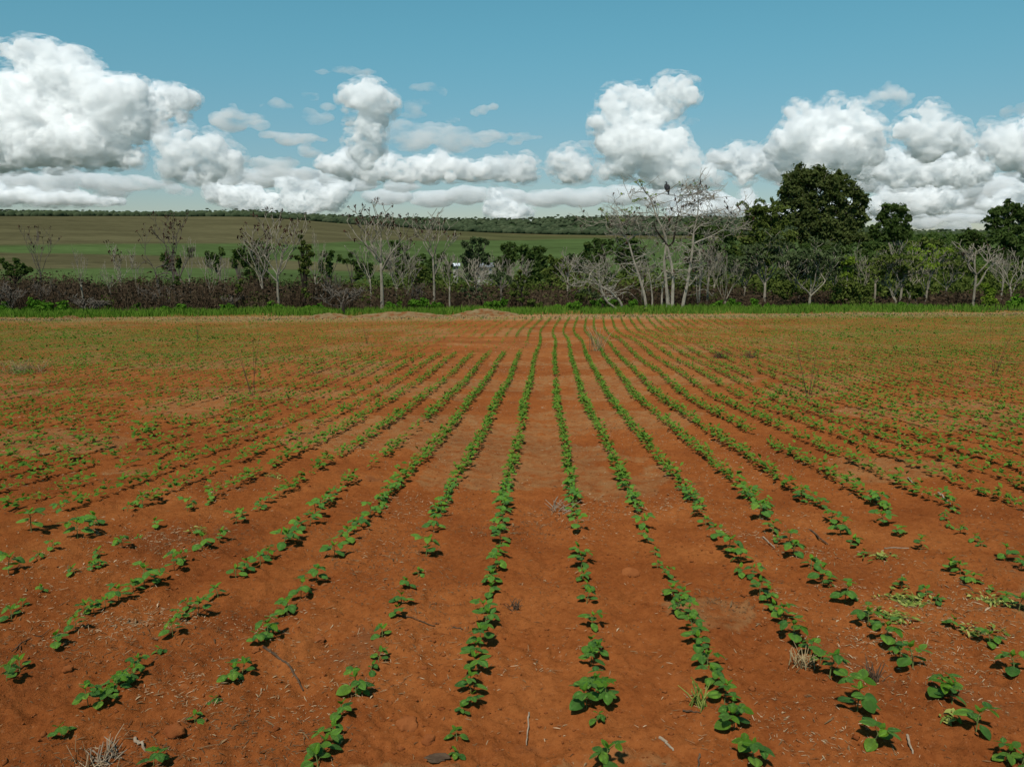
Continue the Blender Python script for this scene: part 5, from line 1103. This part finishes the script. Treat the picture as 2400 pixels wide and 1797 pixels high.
# --- farm roofs
def barn(px, py, D, wpx, hpx, roofmat, lab):
    x, z = at(px, D); W = wpx*D/F; zt = z_at(py, D); Hw = 2.4; r = empty('farm_building', (x, D, z)); tag(r, lab, 'building', 'farm buildings in the valley trees')
    Dp = W*.5; h = max(Hw+.5, zt-z); e = h-hpx*D/F
    b = Buf(); V = [(-W/2, -Dp/2, 0), (W/2, -Dp/2, 0), (W/2, Dp/2, 0), (-W/2, Dp/2, 0), (-W/2, -Dp/2, e-.05), (W/2, -Dp/2, e-.05), (W/2, Dp/2, e-.05), (-W/2, Dp/2, e-.05), (-W/2, 0, h-.1), (W/2, 0, h-.1)]
    b.add(V, [[4, 7, 8], [5, 9, 6]], [[0, 1, 5, 4], [1, 2, 6, 5], [2, 3, 7, 6], [3, 0, 4, 7]]); link('wall', b.mesh('wall', M_wall), r)
    b = Buf(); o = .4
    for s in (-1, 1):
        for q, zz in ((0, 0), (1, .12)): pass
        A = [(-W/2-o, s*(Dp/2+o), e-.15), (W/2+o, s*(Dp/2+o), e-.15), (W/2+o, 0, h), (-W/2-o, 0, h)]; Bt = [(p[0], p[1], p[2]+.1) for p in A]
        b.add(A+Bt, None, [[0, 1, 2, 3], [7, 6, 5, 4], [0, 4, 5, 1], [1, 5, 6, 2], [3, 2, 6, 7], [0, 3, 7, 4]])
    link('roof', b.mesh('roof', roofmat), r)
M_wall = diffuse_mat('farm_wall', [(.3, (.30, .28, .24)), (.7, (.42, .40, .36))], 1); M_roofw = diffuse_mat('white_roof', [(.3, (.55, .58, .62)), (.7, (.7, .72, .75))], 1); M_roofg = diffuse_mat('grey_roof', [(.3, (.16, .17, .18)), (.7, (.24, .25, .26))], 1)
barn(1069, 618, 150, 11, 4, M_roofw, 'small farm shed with a white roof among the valley trees')
barn(1136, 617, 140, 36, 7, M_roofg, 'long farm shed with a grey roof among the valley trees')

# ------------------------------------------------------------------ clouds: billowing solids several kilometres off, lit by the sun
def cloud_material(name, dens, wisp=False, sc=.008, lo=.40, hi=.62):
    """white droplets scattering light, no absorption; the thin clouds are broken up by noise"""
    m, t, out = nodes(name)
    v = N(t, 'ShaderNodeVolumeScatter'); v.inputs['Color'].default_value = (1, 1, 1, 1); v.inputs['Anisotropy'].default_value = 0; v.inputs['Density'].default_value = dens
    if wisp:
        g = N(t, 'ShaderNodeNewGeometry'); mp = N(t, 'ShaderNodeMapping'); t.links.new(g.outputs['Position'], mp.inputs[0]); mp.inputs['Scale'].default_value = (.55, 1, 1.3)
        t.links.new(ramp(t, noise(t, sc, 7, .62, mp.outputs[0]), [(lo, (0, 0, 0)), (hi, (dens,)*3)]), v.inputs['Density']); m.cycles.volume_step_rate = .5
    else:
        g = N(t, 'ShaderNodeNewGeometry'); n_ = noise(t, .015, 8, .62, g.outputs['Position'])
        t.links.new(ramp(t, n_, [(.445, (.0035,)*3), (.58, (dens,)*3)]), v.inputs['Density']); m.cycles.volume_step_rate = .4
    t.links.new(v.outputs[0], out.inputs['Volume']); return m
M_cloud = cloud_material('cumulus', .065); M_wisp = cloud_material('cloud_wisp', .018, True, .016, .50, .64); M_thin = cloud_material('thin_cloud', .009, True); M_soft = cloud_material('soft_cloud', .016, True)
def vor(n, sc):
    t = bpy.data.textures.new(n, 'VORONOI'); t.noise_scale = sc; t.distance_metric = 'DISTANCE_SQUARED'; t.noise_intensity = 1.0; return t
tx1 = vor('billow', 270); tx2 = vor('curl', 110); tx3 = vor('crumb', 44)
def cloud(lab, circles, D=6000, base=None, mat=None, s=1.843, x0=0, y0=60, flat=1, puffs=26, vox=None, disp=1.0, seed=0, depth=.8, name='cumulus_cloud', fill=None):
    if fill is None: fill = any(q in lab for q in ('bank', 'chain', 'layer', 'veil', 'row of', 'low lumpy'))
    g = np.random.default_rng(seed+len(circles)*13+int(abs(circles[0][0]))); k = D/F/s; V0, T0 = ico(2); Vs = []; Ts = []; n = 0
    S = []
    cx = np.mean([c[0] for c in circles])
    extra = []
    for c, e in zip(circles[:-1], circles[1:]):     # lumps that close the gaps between neighbouring lobes
        if fill and abs(c[0]-e[0]) < 1.9*max(c[2], e[2]) and abs(c[1]-e[1]) < 1.9*max(c[2], e[2]):
            fl = (c[3] if len(c) > 3 else flat); extra.append(((c[0]+e[0])/2+g.normal(0, .1)*c[2], (c[1]+e[1])/2+g.normal(0, .15)*c[2]*fl, (c[2]+e[2])/2*g.uniform(.75, 1.05), fl))
    circles = list(circles)+extra
    for c in circles:
        X, Y, r = c[:3]; rx = r; rz = r*(c[3] if len(c) > 3 else flat)
        p = np.array([(x0+X/s-1200)/F*D, D+g.uniform(-.5, .5)*r*k*depth, z_at(y0+Y/s, D)]); S.append((p, rx*k, rz*k))
        for j in range(puffs):
            v = g.normal(0, 1, 3); v /= np.linalg.norm(v); v[2] = abs(v[2])*.9 if g.random() < .75 else v[2]; v[1] = -abs(v[1]) if g.random() < .6 else v[1]
            q = g.uniform(.14, .46)*rx*k; S.append((p+v*np.array([rx, rx*.8, rz])*k*g.uniform(.72, .98), q, q*min(1, rz/rx*1.3)))
    o = np.array([(x0+cx/s-1200)/F*D, D, z_at(y0+np.mean([c[1] for c in circles])/s, D)])
    for p, a, b in S:
        Vs.append(V0*np.array([a, a*.8, b])+p-o); Ts.append(T0+n); n += len(V0)
    V = np.vstack(Vs)
    if base is not None:
        zb = z_at(y0+base/s, D)-o[2]; V[:, 2] = np.where(V[:, 2] < zb, zb+(V[:, 2]-zb)*.12, V[:, 2])
    me = npmesh(name+'_raw', V, np.vstack(Ts)); ob = link(name, me, None, o)
    md = ob.modifiers.new('m', 'REMESH'); md.mode = 'VOXEL'; md.voxel_size = (vox or 14)*.86*D/6000; md.use_smooth_shade = True
    d1 = ob.modifiers.new('d', 'DISPLACE'); d1.texture = tx1; d1.texture_coords = 'GLOBAL'; d1.strength = -85*disp; d1.mid_level = .35
    d2 = ob.modifiers.new('e', 'DISPLACE'); d2.texture = tx2; d2.texture_coords = 'GLOBAL'; d2.strength = -60*disp; d2.mid_level = .35
    m2 = ob.modifiers.new('n', 'REMESH'); m2.mode = 'VOXEL'; m2.voxel_size = (vox or 14)*.86*D/6000; m2.use_smooth_shade = True
    d3 = ob.modifiers.new('f', 'DISPLACE'); d3.texture = tx3; d3.texture_coords = 'GLOBAL'; d3.strength = -34*disp; d3.mid_level = .35
    dg = bpy.context.evaluated_depsgraph_get(); ev = bpy.data.meshes.new_from_object(ob.evaluated_get(dg)); ob.modifiers.clear(); ob.data = ev; ev.name = name
    ev.materials.clear(); ev.materials.append(mat or M_cloud)
    if (mat or M_cloud) is M_cloud:
        w_ = link('wisps', npmesh('wisps', V, np.vstack(Ts)), None, o); md = w_.modifiers.new('m', 'REMESH'); md.mode = 'VOXEL'; md.voxel_size = 34*D/6000
        dd = w_.modifiers.new('d', 'DISPLACE'); dd.strength = 62*disp; dd.mid_level = 0; dt = w_.modifiers.new('e', 'DISPLACE'); dt.texture = tx1; dt.texture_coords = 'GLOBAL'; dt.strength = -70*disp; dt.mid_level = .35
        dg = bpy.context.evaluated_depsgraph_get(); e2 = bpy.data.meshes.new_from_object(w_.evaluated_get(dg)); w_.modifiers.clear(); w_.data = e2; e2.name = 'wisps'; e2.materials.clear(); e2.materials.append(M_wisp)
        w_.location = (0, 0, 0); w_.parent = ob
    tag(ob, lab, 'cloud', 'clouds in the sky'); CL.append(len(ev.polygons)); return ob
CL = []
cloud('huge towering white cumulus with a flat grey base over the pasture hill', [(140,100,32),(175,135,34),(240,110,44),(310,120,45),(250,170,65),(420,180,60),(440,235,75),(330,250,110),(200,270,80),(560,290,60),(600,340,85),(100,330,80),(20,340,60),(480,350,110),(250,400,140),(60,430,90),(650,300,60),(200,520,100),(80,540,90),(330,530,100),(440,520,100),(520,540,70),(400,450,110),(650,400,60),(620,460,55),(560,400,80),(-60,400,80),(-60,520,100),(640,580,38)], D=6500, base=605, vox=17)
cloud('side shoulder of white cloud drifting off the huge cumulus', [(700,385,64,.9),(670,450,50,.9),(740,440,44,.9),(640,330,60),(710,320,55),(760,310,50),(820,310,45),(870,325,45),(910,330,25),(790,360,45),(760,400,35),(850,400,25)], D=7000, mat=M_cloud, flat=.85, puffs=16, disp=.7)
cloud('lower white cumulus with a dark flat base beside the huge one', [(790,510,45),(850,500,45),(820,570,65),(900,560,65),(960,535,50),(1000,590,60),(1050,610,42),(920,620,55),(780,610,45)], D=5600, base=668)
cloud('long low white bank over the forest skyline', [(-60,720,60,.6),(0,700,50,.7),(50,730,60,.5),(120,738,60,.5),(200,745,60,.5),(280,748,58,.5),(360,750,52,.5),(430,754,44,.45),(500,757,34,.45),(560,760,24,.45)], D=8500, puffs=8, disp=.6)
cloud('grey-blue layer cloud below the huge cumulus', [(-40,650,90,.35),(40,655,90,.35),(150,665,90,.35),(280,665,90,.35),(400,665,90,.35),(520,680,80,.4),(620,685,70,.45),(700,690,60,.5),(770,700,50,.5),(830,715,36,.4),(330,640,90,.3),(100,700,90,.3),(300,710,90,.3),(480,715,80,.3)], D=9500, mat=M_soft, puffs=8, disp=.6, depth=2.5)
cloud('row of cream cumulus turrets standing on the skyline', [(960,720,45),(1040,745,45),(1130,740,50),(1190,760,38),(1010,700,30),(1100,710,30),(1290,730,50),(1290,680,45),(1360,690,40),(1400,750,50),(1470,730,45),(1510,700,34),(1310,780,45),(1240,670,26),(1090,790,40),(1200,800,38),(1350,800,38)], D=10000, puffs=12, disp=.9, base=830)
cloud('faint pale bank low between the huge cumulus and the middle chain', [(880,660,90,.4),(1010,650,90,.4),(1150,660,90,.45),(1280,650,90,.4),(1400,665,90,.4),(1560,680,90,.35),(1740,690,80,.3)], D=11500, mat=M_soft, puffs=8, disp=.5, vox=20, depth=2)
cloud('upright white mushroom-shaped cumulus in the middle of the sky', [(1550,320,45),(1600,290,45),(1660,305,48),(1700,335,42),(1630,350,62),(1550,430,36),(1600,420,52),(1640,400,50),(1590,480,52),(1640,470,40),(1580,545,44),(1630,548,36),(1540,500,26),(1600,590,40)], D=6200, vox=12, disp=.75)
cloud('long grey-white veil streaming from the mushroom cloud', [(1740,430,60,.6),(1840,460,80,.5),(1950,480,80,.45),(2060,490,70,.4),(2150,480,50,.4),(1800,510,90,.35),(1980,520,80,.3),(2220,470,40,.3),(1720,480,60,.7),(1900,435,60,.35)], D=7200, mat=M_thin, puffs=6, disp=.6, depth=2)
cloud('chain of small white cumulus below the veil', [(1440,600,40),(1500,610,48),(1560,620,44),(1530,570,34),(1620,640,46),(1690,605,44),(1730,640,40),(1800,615,42),(1860,630,50),(1920,590,40),(1960,625,46),(2040,640,42),(2120,622,44),(2180,615,42),(2250,640,34)], D=8000, base=672, puffs=12, disp=.7)
for lab, cs in [('thin lens-shaped wisp high above the middle', [(1440,197,40,.25),(1510,192,55,.3),(1580,200,55,.3),(1630,202,30,.3),(1400,198,25,.15)]),
                ('soft grey cloud puff between the huge and mushroom clouds', [(1000,400,50,.6),(1070,390,60,.6),(1120,400,60,.5),(1170,430,50,.4),(1050,430,70,.35)]),
                ('small wisp above the soft grey puff', [(1200,350,30,.6),(1240,340,38,.5),(1280,350,28,.3)]),
                ('tiny pale wisp beside the mushroom cloud top', [(1360,300,22,.4),(1390,308,26,.4)]),
                ('ragged wisp to the side of the mushroom stem', [(1370,390,28,.8),(1400,410,38,.5),(1450,400,28,.4),(1450,350,30,.3)]),
                ('flat grey slice of cloud below the soft puff', [(1210,480,50,.35),(1280,485,70,.4),(1360,490,60,.4),(1420,495,32,.4),(1380,550,60,.4)]),
                ('thin curved wisp beyond the mushroom cloud', [(1820,270,30,.3),(1870,268,30,.3),(1920,285,26,.6),(1800,300,20,.4),(1800,350,40,.8),(1850,330,30,.6),(1800,390,50,.4)]),
                ('small slanting puff beyond the mushroom cloud', [(2055,380,22,.6),(2090,365,30,.6),(2130,352,24,.5)]),
                ('tiny puff under the slanting one', [(1950,408,18,.5),(1980,406,22,.5)]),
                ('grey-white patch above the skyline turrets', [(1170,600,50,.5),(1240,600,60,.45),(1290,590,40,.5),(1330,640,70,.3),(1220,640,60,.3)])]:
    cloud(lab, cs, D=6800, mat=M_thin if 'wisp' in lab else M_soft, puffs=8, disp=.45, vox=12, name='thin_cloud')
cr = dict(x0=1200, y0=160)
cloud('tall two-horned white cumulus above the vulture tree', [(450,190,50),(430,215,42),(480,210,50),(435,110,40),(475,100,34),(415,150,34),(500,160,52),(560,150,42),(640,100,42),(690,88,38),(722,110,30),(660,160,42),(600,200,52),(520,230,62),(370,250,38),(430,260,44),(480,310,72),(420,330,52),(560,330,72),(650,350,66),(700,380,42),(600,400,80),(480,400,60),(400,430,38),(720,430,66),(800,460,48),(850,482,30),(690,470,50),(640,490,40)], D=6000, base=505, vox=14, **cr)
cloud('small peaked cumulus between the chain and the horned cloud', [(240,375,38),(200,405,38),(270,415,42),(220,440,50),(300,450,30),(180,440,26)], D=7000, base=480, puffs=12, vox=12, **cr)
cloud('rounded cumulus end of the middle chain', [(50,430,44),(0,440,44),(80,462,34),(-50,450,40),(100,480,18)], D=7200, base=485, puffs=12, vox=12, **cr)
cloud('great white cumulus with three turrets above the tallest eucalyptus', [(1190,205,38),(1230,230,42),(1310,175,36),(1340,220,42),(1430,195,38),(1400,240,52),(1460,260,50),(1300,280,80),(1180,290,60),(1120,330,50),(1080,352,30),(1220,350,70),(1350,340,80),(1460,330,70),(1520,310,34),(1500,370,40),(1250,410,60),(1400,410,60),(1150,390,50)], D=6200, base=445, vox=14, **cr)
cloud('low lumpy cumulus linking the horned and great clouds', [(940,350,34),(975,370,36),(900,385,28),(850,388,24),(1040,400,36),(960,430,42),(1010,440,40),(1100,430,44),(980,480,34),(1150,450,38)], D=7600, base=505, puffs=12, **cr)
cloud('soft oval cloud high above the great cumulus', [(1500,140,40),(1555,112,38),(1620,122,36),(1580,145,36),(1490,178,20),(1450,130,16)], D=6200, mat=M_soft, puffs=14, vox=11, disp=.7, **cr)
cloud('grey-shaded cloud bar in front of the great cumulus', [(1250,385,45,.5),(1330,375,50,.6),(1400,385,45,.5),(1450,378,40,.5)], D=5200, mat=M_soft, puffs=8, disp=.6, vox=12, **cr)
cloud('cumulus with a round knob above the small eucalyptus', [(1730,195,34),(1755,215,30),(1715,225,26),(1650,260,42),(1700,280,52),(1780,290,60),(1840,300,50),(1880,330,34),(1750,330,60),(1630,280,26)], D=6000, base=382, vox=13, **cr)
cloud('large white cumulus at the picture edge over the far eucalyptus', [(2000,275,38),(2040,300,52),(2120,255,42),(2150,300,70),(2220,320,80),(2100,370,70),(2000,335,42),(2180,420,55),(2280,300,90),(2280,420,90)], D=6000, base=462, vox=14, **cr)
cloud('wide pale cumulus bank under the knobbed cloud', [(1580,390,42),(1650,420,52),(1720,440,52),(1790,450,52),(1850,420,52),(1920,400,50),(1700,480,44),(1960,450,44),(1560,440,40),(1400,440,50),(1480,430,50),(1620,470,40),(1880,470,44)], D=8200, base=512, puffs=12, **cr)
cloud('cream cumulus bank low behind the small eucalyptus', [(1580,560,50),(1660,560,44),(1740,555,50),(1820,555,44),(1620,590,44),(1880,580,34),(1700,600,50),(1800,600,44),(1540,600,40)], D=9500, base=625, puffs=10, **cr)
cloud('cream turreted cumulus low behind the edge eucalyptus', [(2080,545,28),(2050,590,36),(1980,600,32),(2120,580,34),(2170,510,42),(2210,550,44),(2180,600,44),(2250,500,60)], D=9500, base=630, puffs=10, **cr)
cloud('flat hazy cloud layer on the skyline beyond the eucalyptus', [(1560,650,60,.25),(1680,645,70,.25),(1800,650,80,.25),(1920,645,70,.25),(2040,650,70,.25),(1740,680,80,.2),(1900,690,80,.2),(1600,690,60,.2)], D=13000, mat=M_soft, puffs=4, disp=.4, vox=16, depth=2, **cr)
cloud('broad pale veil behind the great cumulus and its neighbours', [(900,400,90,.45),(1080,440,110,.5),(1260,470,120,.5),(1440,480,120,.5),(1620,500,120,.5),(1800,520,120,.5),(1980,540,120,.5),(2160,520,120,.5),(2300,500,120,.5)], D=11000, mat=M_soft, puffs=8, disp=.5, vox=20, depth=2, **cr)
cloud('long hazy cloud shelf over the central skyline', [(-500,560,100,.35),(-340,560,110,.35),(-180,550,110,.35),(-20,560,110,.35),(140,560,110,.35),(300,560,110,.35),(460,550,110,.4),(620,560,110,.4),(780,570,110,.4)], D=13000, mat=M_soft, puffs=8, disp=.5, vox=22, depth=2, **cr)
cloud('hazy white shelf low behind the bamboo and eucalyptus', [(860,600,110,.45),(1020,620,110,.45),(1200,640,110,.4),(1400,620,120,.45),(1600,600,120,.5),(1800,600,120,.5),(2000,610,120,.5),(2200,600,120,.5)], D=13500, mat=M_soft, puffs=8, disp=.5, vox=22, depth=2, **cr)
cloud('low white puff behind the vulture tree', [(980,540,22),(1000,570,26),(970,600,34),(940,615,26),(1000,620,34),(1040,640,30)], D=9000, puffs=10, vox=12, **cr)
cloud('low white cloud behind the crown of the slanting tree', [(700,590,30),(740,570,34),(790,590,36),(830,610,34),(770,630,40),(700,630,36)], D=9000, puffs=10, vox=12, **cr)
cloud('bright low cumulus on the skyline near the middle', [(-60,560,26),(-75,530,18),(-40,590,34),(0,600,30),(-80,600,34),(50,615,34),(80,630,24),(10,630,34),(-50,630,40)], D=9500, puffs=12, vox=12, **cr)
for lab, cs in [('grey slice of cloud under the horned cumulus', [(540,430,60,.35),(600,440,60,.35),(480,425,40,.4),(560,470,60,.3)]), ('small wisp next to the horned cumulus', [(740,230,30,.5),(770,225,18,.5),(660,250,20,.9),(680,290,34,.3)]),
                ('faint wisp above the edge cumulus', [(2050,195,38,.5),(2110,180,40,.6),(2140,190,24,.5),(2190,140,34,.6),(2200,180,30,.5)]), ('pale wisp trailing from the veil', [(20,285,50,.2),(90,298,50,.15),(10,320,40,.3),(310,328,50,.25)])]:
    cloud(lab, cs, D=6900, mat=M_thin, puffs=8, disp=.45, vox=12, name='thin_cloud', **cr)
print('TRIS', sum(len(o.data.polygons) for o in bpy.data.objects if o.type == 'MESH'), 'clouds', sum(CL), 'hand', hand_n, 'far crop', far_n, 'objs', len(bpy.data.objects))
